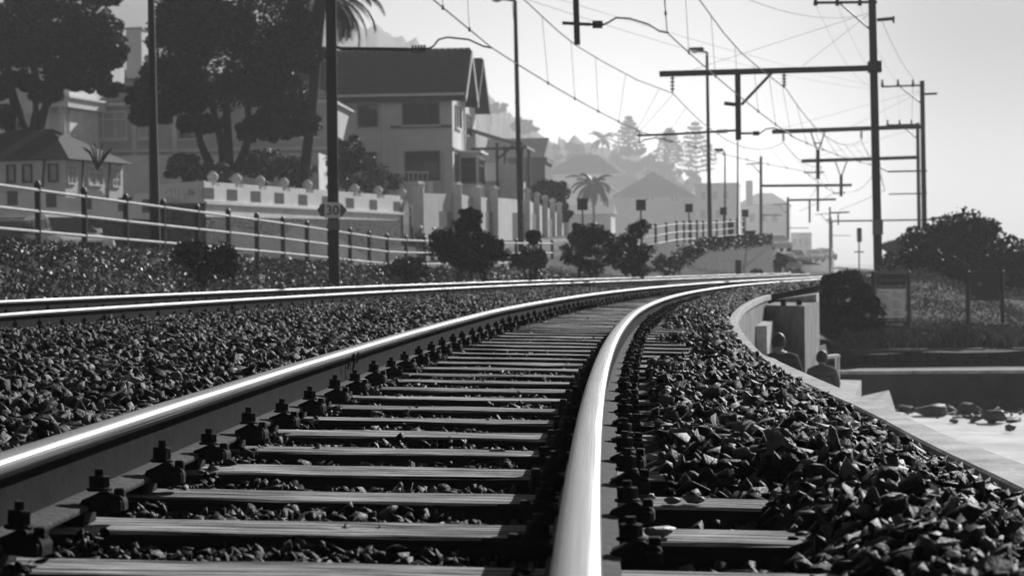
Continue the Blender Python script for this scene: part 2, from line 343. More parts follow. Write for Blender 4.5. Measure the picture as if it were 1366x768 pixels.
for me in (clip_m, clipf_m, bolt_m):
    bm = bmesh.new(); bm.from_mesh(me); bmesh.ops.recalc_face_normals(bm, faces=bm.faces); bmesh.ops.bevel(bm, geom=[e for e in bm.edges if e.calc_length() > .012], offset=.0025, segments=1, affect='EDGES'); bm.to_mesh(me); bm.free()
def sleeper_mesh(seed):
    r = random.Random(seed); b = MB(); L = 1.05; nx = 12
    for i in range(nx):
        x0 = -L+2*L*i/nx
    xs = [-L+2*L*i/nx for i in range(nx+1)]; V = []; 
    for i, x in enumerate(xs):
        j = lambda s=.004: r.uniform(-s, s)
        V += [(x+(j(.01) if i in (0, nx) else 0), -.125+j(), -.15), (x, -.125+j(.005), -.006+j(.003)), (x, -.117+j(), 0+j(.002)), (x, -.04, j(.002)), (x, .04, j(.002)), (x, .117+j(), j(.002)), (x, .125+j(.005), -.006+j(.003)), (x, .125+j(), -.15)]
    n = 8; Fs = [(i*n+j, (i+1)*n+j, (i+1)*n+(j+1) % n, i*n+(j+1) % n) for i in range(nx) for j in range(n)] + [tuple(range(n)), tuple(nx*n+j for j in range(n-1, -1, -1))]
    b.add(V, Fs); me = bpy.data.meshes.new('sleeper'); me.from_pydata(b.v, [], b.f)
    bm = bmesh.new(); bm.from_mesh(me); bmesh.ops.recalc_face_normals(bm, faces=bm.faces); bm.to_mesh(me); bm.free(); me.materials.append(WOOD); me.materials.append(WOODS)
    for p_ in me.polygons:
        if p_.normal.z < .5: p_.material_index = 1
    return me
WOODS = mat('shaded_timber_side', .022, .9, 0, .08, var=.5, scale=6, stretch=(.3, 2, 6), bump=.5)  # side faces darkened: shade of the sleeper fronts put into the timber colour
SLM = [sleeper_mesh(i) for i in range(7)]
def plate_mesh():
    b = MB(); b.box((-.068, -.06, .0), (.068, .06, .026)); me = bpy.data.meshes.new('base_plate'); me.from_pydata(b.v, [], b.f); me.materials.append(CLIP); return me
PLM = plate_mesh()
ORD = ['lowest', 'second', 'third', 'fourth', 'fifth', 'sixth', 'seventh', 'eighth', 'ninth', 'tenth', 'eleventh', 'twelfth', 'thirteenth', 'fourteenth']
def sleeper(d, track, k):
    offc = -.566 if track == 1 else -5.566; x, y = TP(offc, d); th = TH(d)
    c = .03/1.13 if track == 1 else .064/1.13; z = zhead(offc, d)-.185
    me = SLM[k % 7] if k >= 0 else SLM[0]
    o = bpy.data.objects.new('railway_sleeper', me); COL.objects.link(o); o.location = (x, y, z)
    o.rotation_euler = (random.uniform(-.012, .012), c, -th+random.uniform(-.012, .012))
    ra, rb = (.566, -.566)
    for rx in (ra, rb):
        p = bpy.data.objects.new('base_plate', PLM); COL.objects.link(p); p.parent = o; p.location = (rx, 0, .001)
        for s in (1, -1):
            cl = bpy.data.objects.new('rail_clip', clip_m if d < 26 else clipf_m); COL.objects.link(cl); cl.parent = o; cl.location = (rx, 0, .0245); cl.rotation_euler = (random.uniform(-.05, .05), random.uniform(-.05, .05), (0 if s > 0 else PI)+random.uniform(-.16, .16)); cl.scale = (1, random.uniform(.9, 1.15), random.uniform(.88, 1.15))
            if d < 26:
                bo = bpy.data.objects.new('bolt', bolt_m); COL.objects.link(bo); bo.parent = cl
    return o
for k in range(100):
    d = 4.46+.715*k
    if d > 74: break
    o = sleeper(d, 1, k)
    if k < 14: lab = ORD[k]+' cracked timber sleeper up from the bottom edge, under the near track'
    else: lab = 'thin grey line of a timber sleeper, packed along the distant part of the near track'
    tag(o, lab, 'sleeper', 'sleepers of the near track' if k < 14 else 'distant sleepers of the near track')
for k in range(95):
    d = 16.2+.715*k
    if d > 80: break
    tag(sleeper(d, 2, k), 'timber sleeper sunk in the ballast under the far track, only its bolted clips showing', 'sleeper', 'sleepers of the far track')

# ---------------------------------------------------------------- ballast
def gap_in(d): return float(np.interp(d, [0, 6.5, 8, 9.7, 12.5, 14.8, 16, 26, 45, 60], [1.2, 1.13, 1.08, 1.06, .95, .86, .84, .80, .92, 1.3]))
def nz(x, y, s, seed=0):
    return math.sin(x*s+seed*1.7+1.3*math.sin(y*s*.8+seed))*math.sin(y*s*1.1+seed*2.3+1.1*math.sin(x*s*.7-seed))
zc = lambda d: EYE-.60-.2*dip(d)
def bal_h(off, d):
    "ballast surface height"
    if off > 0:
        zt = zhead(0, d)-.185
        cover = float(np.interp(d, [0, 5.95, 6.5, 12.5, 13.6, 17.5, 18.2, 18.9, 21.5, 23, 60], [0, 0, 1, 1, 0, 0, .8, 0, 0, 1, 1]))
        lim = float(np.interp(off, [.28, .45, .62, .8], [0, .25, 1, 1]))
        c = max(cover*(.9+.1*lim), lim if off > .42 else 0)
        far = float(np.interp(d, [20, 60], [0, .06]))
        zb = zt-.07+  .15*c+far + .016*nz(off, d, 5); g = gap_in(d); q = max(0, min(1, (off-.5)/max(.05, g-.5)))
        return zb*(1-q**1.5)+(zc(d)-.03+far*.5+float(np.interp(d, [8, 18], [0, .05])))*q**1.5
    if off > -1.132: return zhead(off, d)-.185-.032+.014*nz(off, d, 6, 2) + (.03 if abs(off+.566) > .43 else 0)
    if off > -5.0:
        t = (-off-1.13)/3.87; a = zhead(-1.13, d)-.15; b = zhead(-5.0, d)-.15
        return a*(1-t)+b*t + .035*math.sin(PI*t)+.025*nz(off, d, 3, 4)
    return zhead(max(off, -6.13), d)-.15-.015 - max(0, -off-6.3)*.25
# dark bed beneath the stones
offs_b = [-7.2, -6.8, -6.13, -5.6, -5.0, -4.4, -3.6, -2.8, -2.0, -1.4, -1.13, -.8, -.4, -.05, .2, .35, .5, .65, .8, 1.0, 1.25]
dsb = np.concatenate([np.arange(-6, 40, .5), np.arange(40, 200, 4)]); V = []
for d in dsb:
    for o_ in offs_b: x, y = TP(min(o_, gap_in(d)+.03), d); V.append((x, y, bal_h(o_, d)-.055-(.02 if d < 30 else -.01)))
n = len(offs_b); Fs = [(i*n+j, i*n+j+1, (i+1)*n+j+1, (i+1)*n+j) for i in range(len(dsb)-1) for j in range(n-1)]
bed = npobj('ballast_bed', np.array(V), np.array(Fs), BED); struct(bed)
def stone_variants(n, seed, npts=13):
    r = np.random.default_rng(seed); out = []
    for _ in range(n):
        p = r.normal(size=(npts, 3)); p /= np.linalg.norm(p, axis=1)[:, None]; p = np.sign(p)*np.abs(p)**.75
        p *= np.array([1, r.uniform(.55, .9), r.uniform(.2, .5)]); p *= r.uniform(.7, 1, (npts, 1))
        bm = bmesh.new()
        for q in p: bm.verts.new(q)
        res = bmesh.ops.convex_hull(bm, input=bm.verts); bmesh.ops.delete(bm, geom=[g for g in set(res['geom_interior']+res['geom_unused']) if isinstance(g, bmesh.types.BMVert) and g.is_valid], context='VERTS')
        bmesh.ops.triangulate(bm, faces=bm.faces); bm.verts.index_update(); bm.verts.ensure_lookup_table()
        out.append((np.array([v.co[:] for v in bm.verts]), np.array([[v.index for v in f.verts] for f in bm.faces]))); bm.free()
    return out
def rotmats(n, r, tilt=.6):
    az = r.uniform(0, 2*PI, n); ax = r.normal(0, tilt, n); ay = r.normal(0, tilt, n)
    cz, sz = np.cos(az), np.sin(az); cx, sx = np.cos(ax), np.sin(ax); cy, sy = np.cos(ay), np.sin(ay)
    Z = np.zeros(n); O = np.ones(n)
    Rz = np.stack([cz, -sz, Z, sz, cz, Z, Z, Z, O], 1).reshape(n, 3, 3); Rx = np.stack([O, Z, Z, Z, cx, -sx, Z, sx, cx], 1).reshape(n, 3, 3); Ry = np.stack([cy, Z, sy, Z, O, Z, -sy, Z, cy], 1).reshape(n, 3, 3)
    return Rx@Ry@Rz
def scatter(pos, size, variants, r, tilt=.6):
    Vs = []; Fs = []; base = 0; n = len(pos); which = r.integers(0, len(variants), n); Rm = rotmats(n, r, tilt)
    for k, (v, f) in enumerate(variants):
        idx = np.where(which == k)[0]
        if len(idx) == 0: continue
        P = np.einsum('nij,vj->nvi', Rm[idx], v)*size[idx][:, None, None] + pos[idx][:, None, :]
        Vs.append(P.reshape(-1, 3)); Fs.append((f[None]+(np.arange(len(idx))*len(v))[:, None, None]).reshape(-1, 3)+base); base += len(idx)*len(v)
    return np.concatenate(Vs), np.concatenate(Fs)
def zone(o0, o1, d0, d1, dens, s0, s1, r, lift=0.0, avoid=True):
    a = (d1-d0)*(abs(o1-o0)); n = int(a*dens); P = []; Sz = []
    for _ in range(n):
        off = r.uniform(o0, o1); d = r.uniform(d0, d1)
        if off > gap_in(d)-.02 and o1 > .5:
            off = r.uniform(.3, gap_in(d)-.02)
        if -1.22 < off < -1.05 or -.08 < off < .08 or -5.07 < off < -4.93: continue
        x, y = TP(off, d); s = s0+(s1-s0)*r.random()**2
        if (-.085-.16 < off < .085+.16 or -1.132-.24 < off < -1.132+.24): s *= .7
        z = bal_h(off, d)+r.uniform(-.03, .004)+lift
        P.append((x, y, z if off < .75 else z-.012)); Sz.append(s)
    return P, Sz
r_ = np.random.default_rng(11); SV = stone_variants(22, 3, 10); SVL = stone_variants(12, 5, 8)
P = []; Z_ = []
for a in ((.2, 1.15, 3.2, 16, 1300, .026, .066), (-1.04, -.09, 3.4, 14, 1700, .018, .042), (-4.95, -1.2, 4.4, 20, 750, .026, .07)):
    p, s = zone(*a, r_); P += p; Z_ += s
V, Fs = scatter(np.array(P), np.array(Z_), SV, r_, .7)
o = npobj('ballast_stones', V, Fs, STONE); tag(o, 'dark broken ballast stones heaped around and between the tracks in the foreground', 'ballast', kind='stuff')
P = []; Z_ = []
for a in ((.2, 1.2, 16, 46, 650, .03, .06), (-1.04, -.09, 14, 40, 330, .025, .045), (-4.95, -1.2, 20, 60, 420, .03, .065), (-7.0, -5.05, 12, 40, 260, .03, .055), (.2, 1.2, 46, 75, 200, .05, .09)):
    p, s = zone(*a, r_); P += p; Z_ += s
V, Fs = scatter(np.array(P), np.array(Z_), SVL, r_, .7)
o = npobj('distant_ballast_stones', V, Fs, STONEFAR); tag(o, 'dark ballast stones farther along the curving tracks', 'ballast', kind='stuff')
PALE = mat('pale_stone', .16, .6, 0, .5, var=.3, scale=20, bump=.5, bscale=60)
def single_stone(px, py, d, s, lab, seed, flat=1., name='loose_stone'):
    r = np.random.default_rng(seed); v, f = stone_variants(1, seed, 22)[0]; p = at(px, py, d)
    z = p.z; V = v*np.array([s, s*.8, s*flat]); a = r.uniform(-.5, .5); c, q = math.cos(a), math.sin(a)
    V = np.stack([V[:, 0]*c-V[:, 1]*q, V[:, 0]*q+V[:, 1]*c, V[:, 2]], 1); V = V + np.array([p.x, p.y, z-V[:, 2].min()])
    o = npobj(name, V, f, PALE, loc=(p.x, p.y, z)); tag(o, lab, 'stone', 'loose stones lying on the sleeper ends'); return o
def on_sleeper(px, py): return F*.572/(py-(354-ROLL*(px-683)))
for px, py, s, lab, sd in ((882, 716, .042, 'wedge-shaped pale stone beside the clips on the lowest bare sleeper end', 31), (925, 671, .032, 'rounded lit stone on the sleeper end above the wedge-shaped stone', 32), (862, 668, .03, 'small light stone next to the rail clips on the upper bare sleeper end', 33),
                           (897, 672, .026, 'dark little stone between two light stones on the upper bare sleeper end', 34), (664, 605, .035, 'lone dark lump of rock in the shadow beside the right-hand rail', 35), (607, 566, .028, 'thin pale flake lying on a sleeper between the rails', 36)):
    single_stone(px, py, on_sleeper(px, py), s, lab, sd, .9 if sd != 36 else .5)

# ---------------------------------------------------------------- retaining wall on the right
wall = thing('retaining_wall', 'long pale concrete retaining wall with flat coping, curving beside the ballast', 'wall', (R(20)+.95, 20, EYE-3.4))
b = MB(); dl = list(np.arange(2, 46.5, 1.0)); 
def strip(bm, dl, o0f, o1f, z0f, z1f):
    n0 = len(bm.v)
    for d in dl:
        for (o_, z_) in ((o0f(d), z0f(d)), (o1f(d), z0f(d)), (o1f(d), z1f(d)), (o0f(d), z1f(d))):
            x, y = TP(o_, d); bm.v.append((x, y, z_))
    for i in range(len(dl)-1):
        for j in range(4): bm.f.append((n0+i*4+j, n0+i*4+(j+1) % 4, n0+(i+1)*4+(j+1) % 4, n0+(i+1)*4+j))
    bm.f.append((n0+3, n0+2, n0+1, n0)); e = n0+(len(dl)-1)*4; bm.f.append((e, e+1, e+2, e+3))
zc = lambda d: EYE-.60-.2*dip(d)
wo_ = lambda d: gap_in(d)+float(np.interp(d, [0, 7, 8.7, 15.4, 15.6, 46], [.17, .17, .12, .12, .085, .085]))
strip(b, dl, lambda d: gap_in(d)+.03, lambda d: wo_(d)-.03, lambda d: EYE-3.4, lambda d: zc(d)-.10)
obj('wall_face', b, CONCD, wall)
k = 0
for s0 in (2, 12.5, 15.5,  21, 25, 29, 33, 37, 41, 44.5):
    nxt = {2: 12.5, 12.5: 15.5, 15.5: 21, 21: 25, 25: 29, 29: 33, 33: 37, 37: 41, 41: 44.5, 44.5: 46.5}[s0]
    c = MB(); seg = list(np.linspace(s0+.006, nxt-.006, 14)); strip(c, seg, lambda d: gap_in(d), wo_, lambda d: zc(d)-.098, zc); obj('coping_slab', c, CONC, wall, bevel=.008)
# seaward ledge of the wall
lb = MB(); strip(lb, list(np.arange(40.5, 45, .5)), lambda d: wo_(d)-.02, lambda d: wo_(d)+.16, lambda d: EYE-3.4, lambda d: EYE-1.05); obj('lower_ledge', lb, CONC, wall)
# subway block
def P2(px, d): q = at(px, 400, d); return (q.x, q.y)
blk = thing('concrete_subway_block', 'weathered concrete block of the beach subway at the end of the retaining wall', 'concrete block', (5, 44, EYE-3.3))
pl = [P2(1021, 44.6), P2(1073, 43), P2(1092, 47.5), P2(1040, 49.5)]
obj('block_body', MB().prism(pl, EYE-3.3, zpx(1060, 407, 44)), CONCD, blk)
pl2 = [P2(1036, 48), P2(1089, 46.8), P2(1092.5, 51), P2(1050, 54)]
obj('upper_parapet', MB().prism(pl2, EYE-3.2, [zpx(1040, 399, 48), zpx(1089, 391, 48), zpx(1089, 391, 50), zpx(1040, 399, 52)]), CONC, blk)
for (px, py) in ((1045, 400), (1066, 401)):
    q = at(px, py, 43.9); obj('iron_stub', MB().lathe((q.x, q.y, zpx(1060, 407, 44)), [(.05, 0), (.05, .1)], 8), RUST, blk)
# ledge people sit on, steps towards the beach
ld = thing('concrete_steps', 'concrete ledge and steps below the coping where two people sit', 'steps', (4.6, 36, EYE-3.3))
obj('upper_step', MB().prism([TP(wo_(30)-.01, 30), (4.4, 29.6), (6.2, 41.8), P2(1073, 42.6), TP(wo_(40)+.1, 40)], EYE-3.3, EYE-2.45), CONC, ld)
obj('lower_step', MB().prism([(4.45, 29.6), (5.0, 29.5), (6.9, 41.6), (6.22, 41.7)], EYE-3.3, EYE-2.85), CONC, ld)
def slab(px0, px1, top, bot, d0, d1, lab, h=3.3):
    t = thing('concrete_buttress', lab, 'concrete buttress', (at(px0, 500, d0).x, d0, EYE-h), 'pale sloping buttresses above the beach')
    return t
t = slab(1112, 1147, 0, 0, 41, 45, 'nearer-to-the-wall pale sloping buttress with a bright flat top')
A = [at(1098, 524, 41), at(1141, 527, 41), at(1149, 507, 45), at(1108, 506, 45)]
obj('buttress_body', MB().prism([(p.x, p.y) for p in A], EYE-3.3, [p.z for p in A]), CONC, t)
t = slab(1150, 1195, 0, 0, 39, 43, 'pale wedge-shaped buttress farther down towards the beach, right of its twin')
A = [at(1140, 560, 38), at(1196, 552, 39), at(1186, 520, 43), at(1150, 528, 43)]
obj('buttress_body', MB().prism([(p.x, p.y) for p in A], EYE-3.3, [p.z for p in A]), CONC, t)

# beach, promenade, bank
V = []; gx = list(np.arange(-2, 60, 1.5)); gy = list(np.arange(-4, 58, 1.5))
for y in gy:
    for x in gx:
        V.append((x+1.2, y, EYE-3.3+.06*nz(x, y, .5)-max(0, x-16)*.035 + max(0, 1.2-(x-R(y)))*0))
n = len(gx); Fs = [(i*n+j, i*n+j+1, (i+1)*n+j+1, (i+1)*n+j) for i in range(len(gy)-1) for j in range(n-1)]
struct(npobj('beach_sand', np.array(V), np.array(Fs), SAND, smooth=True))
FE = [(at(1085, 498, 55.5)), (at(1420, 503, 53))]
prom = MB().prism([(6.2, 56), (7.5, 54.6), (30, 51.5), (45, 49), (45, 62), (6.0, 62)], EYE-3.6, EYE-2.48); struct(obj('promenade', prom, CONCD))
t = thing('sea_wall', 'dark sea wall with a thin pale lip above the beach rocks', 'wall', (10, 53.5, EYE-3.6))
f0 = (7.0, 54.5); f1 = (30, 51.35); f2 = (45, 48.8)
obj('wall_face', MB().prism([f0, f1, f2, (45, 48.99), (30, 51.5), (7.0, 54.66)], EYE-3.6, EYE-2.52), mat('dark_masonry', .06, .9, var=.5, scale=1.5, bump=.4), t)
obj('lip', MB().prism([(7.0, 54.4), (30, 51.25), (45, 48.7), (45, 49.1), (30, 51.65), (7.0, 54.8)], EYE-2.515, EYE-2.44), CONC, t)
t = thing('low_stone_wall', 'low dark stone wall at the foot of the planted bank', 'wall', (9, 58.5, EYE-2.5))
obj('wall_body', MB().prism([(6.8, 58.2), (30, 56.5), (30, 57.0), (6.8, 58.7)], EYE-2.6, EYE-2.16), MASON, t)
for x0, x1 in ((6.8, 9.5), (9.52, 11.2), (11.9, 13.4)):
    y = lambda x: 58.2-(x-6.8)*1.7/23.2
    obj('cap_stone', MB().prism([(x0, y(x0)-.04), (x1, y(x1)-.04), (x1, y(x1)+.5), (x0, y(x0)+.5)], EYE-2.157, EYE-2.10), CONCD, t)
def bankz(x, y):
    o_ = x-R(y); ht = .6+max(0, x-.176*y)*.48; t = min(1, max(0, (y-58.2)/11))
    h = (1-t)*2.15+t*min(ht, 2.6)
    if o_ < 2.2: h = min(h, .75+dip(y)+.0*o_) if y > 62 else h*(min(1, max(0, (o_-.6)/1.6)))+(.8)*(1-min(1, max(0, (o_-.6)/1.6)))
    if y > 75: h = np.interp(o_, [0, 3, 6, 14, 25], [.75+dip(y), .9, 1.2, 2.4, 4.5])
    return EYE-h+.06*nz(x, y, 1.3)
V = []; gy = list(np.arange(46, 90, 1.2))+list(np.arange(90, 420, 8)); go = [.9, 1.3, 1.8, 2.4, 3.2, 4, 5, 6, 7, 8, 9.5, 11, 13, 16, 20, 26, 40]
for y in gy:
    for o_ in go:
        yy = max(y, 57.0 if o_ > 1.5 else y); x = R(yy)+o_; V.append((x, yy, bankz(x, yy)))
n = len(go); Fs = [(i*n+j, i*n+j+1, (i+1)*n+j+1, (i+1)*n+j) for i in range(len(gy)-1) for j in range(n-1)]
struct(npobj('bank_ground', np.array(V), np.array(Fs), EARTH, smooth=True))
struct(npobj('sea', np.array([(-60, -400, 0), (3000, -400, 0), (3000, 3000, 0), (-60, 3000, 0)], float), np.array([[0, 1, 2, 3]]), SEA))
struct(npobj('ground', np.array([(-3000, -400, -.6), (3000, -400, -.6), (3000, 3000, -.6), (-3000, 3000, -.6)], float), np.array([[0, 1, 2, 3]]), EARTH))

# ---------------------------------------------------------------- land on the left: verge, road, gardens
FEN = [(-14.7, 10, EYE+.9), (-9.9, 40, EYE+.66), (-8.6, 48, EYE+.5), (-6.2, 63, EYE+.22), (-3.8, 78, EYE-.12), (-1.0, 92, EYE-.12), (1.86, 106, EYE-.05), (6.4, 113, EYE+.68), (8.2, 120, EYE+.97), (10.6, 132, EYE+1.17), (13.9, 146, EYE+1.52), (22, 190, EYE+.3), (32, 250, EYE-.3), (60, 500, EYE-.6)]
fx = lambda d: float(np.interp(d, [p[1] for p in FEN], [p[0] for p in FEN])); fz = lambda d: float(np.interp(d, [p[1] for p in FEN], [p[2] for p in FEN]))
def landz(x, y):
    f = fx(y); e = R(y)-7.0
    if x > f:
        t = (e-x)/max(.3, e-f); t = max(0, min(1, t)); t = t**1.1
        return (EYE-.62-dip(y))*(1-t)+fz(y)*t + .05*nz(x, y, 1.7)*min(1, t*(1-t)*6)
    q = f-x
    w = float(np.interp(y, [76, 84, 88, 89.5, 100, 106, 112, 118, 124, 134, 154, 170], [17, 15.7, 10.8, 8.9, 7.7, 8.0, 10.6, 10.8, 10.3, 10.1, 12.2, 14])); g = float(np.interp(q, [w+.2, w+.8, w+25, w+200], [0, 1.7, 3.2, 10]))
    zr = fz(y)+.03 if y > 78 else EYE-.1-max(0, (60-y)*.01); k = min(1, q/1.5); return fz(y)*(1-k)+zr*k+float(np.interp(q, [2, 8, 9], [0, .1, .2]))+g
V = []; gy = list(np.arange(0, 110, 2.))+list(np.arange(110, 240, 5.))+list(np.arange(240, 620, 20)); qs = [0, .08, .18, .3, .45, .6, .75, .9, 1.0]; ql = [.4, 1, 2.5, 4, 5, 5.5, 6, 6.5, 7, 7.5, 8, 8.7, 9.4, 10.2, 11, 12, 16, 22, 30, 45, 70, 120, 250]
for y in gy:
    e = R(y)-6.9; f = fx(y)
    V.append((e+7.55, y, EYE-.95-dip(y)-.3)); V.append((e+.6, y, EYE-.95-dip(y)))
    for q in qs: x = e+(f-e)*q; V.append((x, y, landz(x, y)))
    for q in ql: V.append((f-q, y, landz(f-q, y)))
n = 2+len(qs)+len(ql); Fs = [(i*n+j, i*n+j+1, (i+1)*n+j+1, (i+1)*n+j) for i in range(len(gy)-1) for j in range(n-1)]
struct(npobj('land', np.array(V), np.array(Fs), EARTH, smooth=True))
V = []; 
for y in gy:
    for q in ((.9, 4, 8, 12.2) if y < 82 else (.9, 2.6, 4.4, 6.1)): V.append((fx(y)-q, y, landz(fx(y)-q, y)+.03))
Fs = [(i*4+j, i*4+j+1, (i+1)*4+j+1, (i+1)*4+j) for i in range(len(gy)-1) for j in range(3)]
struct(npobj('road', np.array(V), np.array(Fs), ASPH, smooth=True))
V = []
for y in gy:
    for q, dz in (((12.2, .02), (12.22, .14), (13.3, .16), (13.32, .0)) if y < 82 else ((6.1, .02), (6.12, .14), (7.4, .16), (7.42, .0))): V.append((fx(y)-q, y, landz(fx(y)-q, y)+dz))
struct(npobj('pavement', np.array(V), np.array(Fs), CONCD))

# hill
def hill(name, pts, d_base, d_top, bumps, m, lab_kind='structure', sub=6, seed=1):
    xs = []; r = np.random.default_rng(seed)
    for (x0, y0), (x1, y1) in zip(pts[:-1], pts[1:]):
        for k in range(sub): t = k/sub; xs.append((x0+(x1-x0)*t, y0+(y1-y0)*t))
    xs.append(pts[-1]); V = []; rows = [0, .12, .25, .4, .55, .7, .85, 1.0, 1.15, 1.6]
    for (px, py) in xs:
        top = at(px, py, d_top); jit = abs(nz(px*.05, 1, 9, seed))*bumps+r.uniform(0, bumps*.5)
        for t in rows:
            d = d_base+(d_top-d_base)*t; q = at(px, py, d)
            if t <= 1: z = EYE+(top.z-EYE+jit*t)*t**.9 - 2*(1-t)
            else: z = top.z*(1-(t-1)*1.5)
            V.append((q.x, d, z + r.uniform(-bumps, bumps)*.25*(0 < t < 1)))
    n = len(rows); Fs = [(i*n+j, i*n+j+1, (i+1)*n+j+1, (i+1)*n+j) for i in range(len(xs)-1) for j in range(n-1)]
    return struct(npobj(name, np.array(V), np.array(Fs), m, smooth=True))
hill('hill', [(-5200, 250), (-3600, 120), (-2200, 0), (-900, -110), (-200, -100), (100, -60), (300, -35), (420, 15), (500, 45), (555, 62), (600, 90), (630, 112), (655, 140), (680, 158), (705, 170), (735, 200), (800, 225), (880, 262), (960, 300), (1040, 335), (1090, 352)], 950, 1480, 5, HILLM, sub=9)
hill('hill', [(640, 260), (735, 196), (760, 192), (820, 205), (850, 212), (880, 222), (920, 250), (980, 290), (1030, 320)], 950, 1350, 4, HILLM, sub=9, seed=5)

# ---------------------------------------------------------------- vegetation
def leaf_arrays(C, size, r, asp=.5, up=0.):
    n = len(C); a = r.normal(size=(n, 3)); a[:, 2] += up; a /= np.linalg.norm(a, axis=1)[:, None]
    b = r.normal(size=(n, 3)); b -= (b*a).sum(1)[:, None]*a; b /= np.linalg.norm(b, axis=1)[:, None]
    s = size*r.uniform(.6, 1.4, n)[:, None]
    V = np.stack([C-a*s, C+b*s*asp, C+a*s, C-b*s*asp], 1).reshape(-1, 3); Fs = np.arange(4*n).reshape(n, 4); return V, Fs
def crown_points(c, rx, ry, rz, nblob, per, r, br=.32, low=-.6):
    pts = []
    for _ in range(nblob):
        v = r.normal(size=3); v /= np.linalg.norm(v); v *= r.uniform(.45, 1)**.6
        if v[2] < low: v[2] = low*r.random()
        q = np.array(c)+v*np.array([rx, ry, rz])*(1-br*.6); br_ = br*r.uniform(.6, 1.25)*min(rx, rz)
        w = r.normal(size=(per, 3)); w /= np.linalg.norm(w, axis=1)[:, None]; w *= (r.random((per, 1))**.4)*br_; w[:, 2] *= .7
        pts.append(q+w)
    return np.concatenate(pts)
def tree(name, lab, cat, base, h, crowns, trunks, leafsize, m=LEAF, group=None, nblob=60, per=200, seed=0, br=.3, low=-.6):
    r = np.random.default_rng(seed+50); t = thing(name, lab, cat, base, group); base = Vector(base)
    b = MB()
    for tr in trunks: b.tube(tr[0], tr[1], 7)
    obj('trunk', b, BARK, t)
    C = np.concatenate([crown_points(c, rx, ry, rz, nblob, per, r, br, low) for c, rx, ry, rz in crowns])
    V, Fs = leaf_arrays(C, leafsize, r); npobj('crown', V, Fs, m, t); return t
def cur(p, q, bend, n=5):
    p = Vector(p); q = Vector(q); return [p.lerp(q, i/n)+Vector(bend)*math.sin(PI*i/n) for i in range(n+1)]
def pxv(px, py, d): return at(px, py, d)
# big dark tree, centre-left
D = 100; base = at(302, 248, D); base.z = landz(base.x, base.y)
tk = []
for (x0, y0, x1, y1, r0_, r1_, bx) in ((298, 245, 262, 150, .22, .12, -.3), (300, 245, 275, 120, .22, .12, .2), (303, 245, 330, 140, .22, .13, .4), (306, 245, 300, 100, .25, .12, 0), (262, 150, 235, 90, .12, .06, 0), (330, 140, 370, 90, .12, .06, 0), (275, 120, 250, 60, .12, .05, 0), (300, 100, 330, 40, .12, .05, 0)):
    c = cur(at(x0, y0, D), at(x1, y1, D+random.uniform(-1, 1)), (bx, 0, 0)); tk.append((c, [r0_+(r1_-r0_)*i/5 for i in range(6)]))
tk.append(([base, at(300, 243, D)], [.4, .3]))
crowns = [(at(300, 90, D), 3.2, 3, 3.0), (at(235, 120, D), 1.9, 2, 1.7), (at(375, 100, D), 1.9, 2, 1.9), (at(320, 20, D), 3.0, 3, 2.6), (at(255, 35, D), 2.0, 2, 1.8), (at(385, 160, D), 1.4, 1.5, 1.1), (at(205, 150, D), 1.2, 1.2, .8), (at(185, 130, D), .6, .8, .5), (at(400, 60, D), 1.3, 1.4, 1.8), (at(330, -50, D), 3, 3, 1.8), (at(345, 175, D), 1.2, 1.4, .6), (at(270, 165, D), 1.3, 1.4, .5)]
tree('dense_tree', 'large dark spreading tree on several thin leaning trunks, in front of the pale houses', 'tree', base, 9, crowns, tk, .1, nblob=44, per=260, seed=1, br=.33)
# dark tree far left
D = 104; base = at(40, 200, D); base.z = landz(base.x, base.y); tk = []
for (x0, y0, x1, y1, r0_, r1_, bx) in ((42, 190, 5, 60, .2, .1, -.2), (44, 190, 40, 40, .22, .1, .2), (48, 190, 60, 60, .2, .1, .3), (48, 160, 100, 95, .15, .07, 0), (20, 190, 12, 80, .18, .09, 0)):
    c = cur(at(x0, y0, D), at(x1, y1, D), (bx, 0, 0)); tk.append((c, [r0_+(r1_-r0_)*i/5 for i in range(6)]))
tk.append(([base, at(45, 188, D)], [.4, .3]))
crowns = [(at(50, 35, D), 2.6, 3, 1.7), (at(120, 50, D), 1.5, 2, 1.6), (at(110, 105, D), 1.6, 2, .9), (at(145, 75, D), .9, 1.2, .8), (at(-20, 60, D), 1.6, 2, 2.0), (at(75, -20, D), 3, 3, 1.5), (at(20, 110, D), 1.2, 2, .6), (at(-5, 150, D), 1.1, 1.5, 1.4), (at(90, 80, D), 1.6, 2, 1.4), (at(15, 60, D), 1.5, 2, 1.5), (at(60, 125, D), 1.1, 1.5, .6), (at(150, 120, D), .7, 1, .4), (at(140, -10, D), 1.5, 2, .8)]
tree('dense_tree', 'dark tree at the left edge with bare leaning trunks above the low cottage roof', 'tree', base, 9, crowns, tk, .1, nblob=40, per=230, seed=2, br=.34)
# garden shrubs behind the white wall
for i, (px, py, D, rx, rz, lab) in enumerate(((250, 225,95, 1.1, .7, 'leafy grey shrub just left of the big tree trunks behind the garden wall'), (355, 222, 101, 1.3, .9, 'flowering shrub right of the big tree trunks behind the garden wall'), (395, 230, 102, 1.1, .8, 'low shrub between the big tree and the steel pole'),
        (478, 232, 110, 1.6, 1.0, 'bright leafy shrub right of the steel pole below the house window'), (462, 205, 110, 1, 1.1, 'dark upright bush in front of the lower left house window'), (285, 232,93, .8, .5, 'small dark shrub under the big tree'), (508, 245, 113, 1.3, .7, 'low rounded shrub left of the gate pillars'))):
    c = at(px, py, D); base = Vector((c.x, c.y, landz(c.x, c.y))); 
    tree('garden_shrub', lab, 'shrub', base, 2, [(c, rx, 1, rz)], [([base, c], [.06, .03])], .08, LEAFG if i != 4 else LEAF, 'garden shrubs behind the white wall', 26, 130, 60+i, .4, -1)
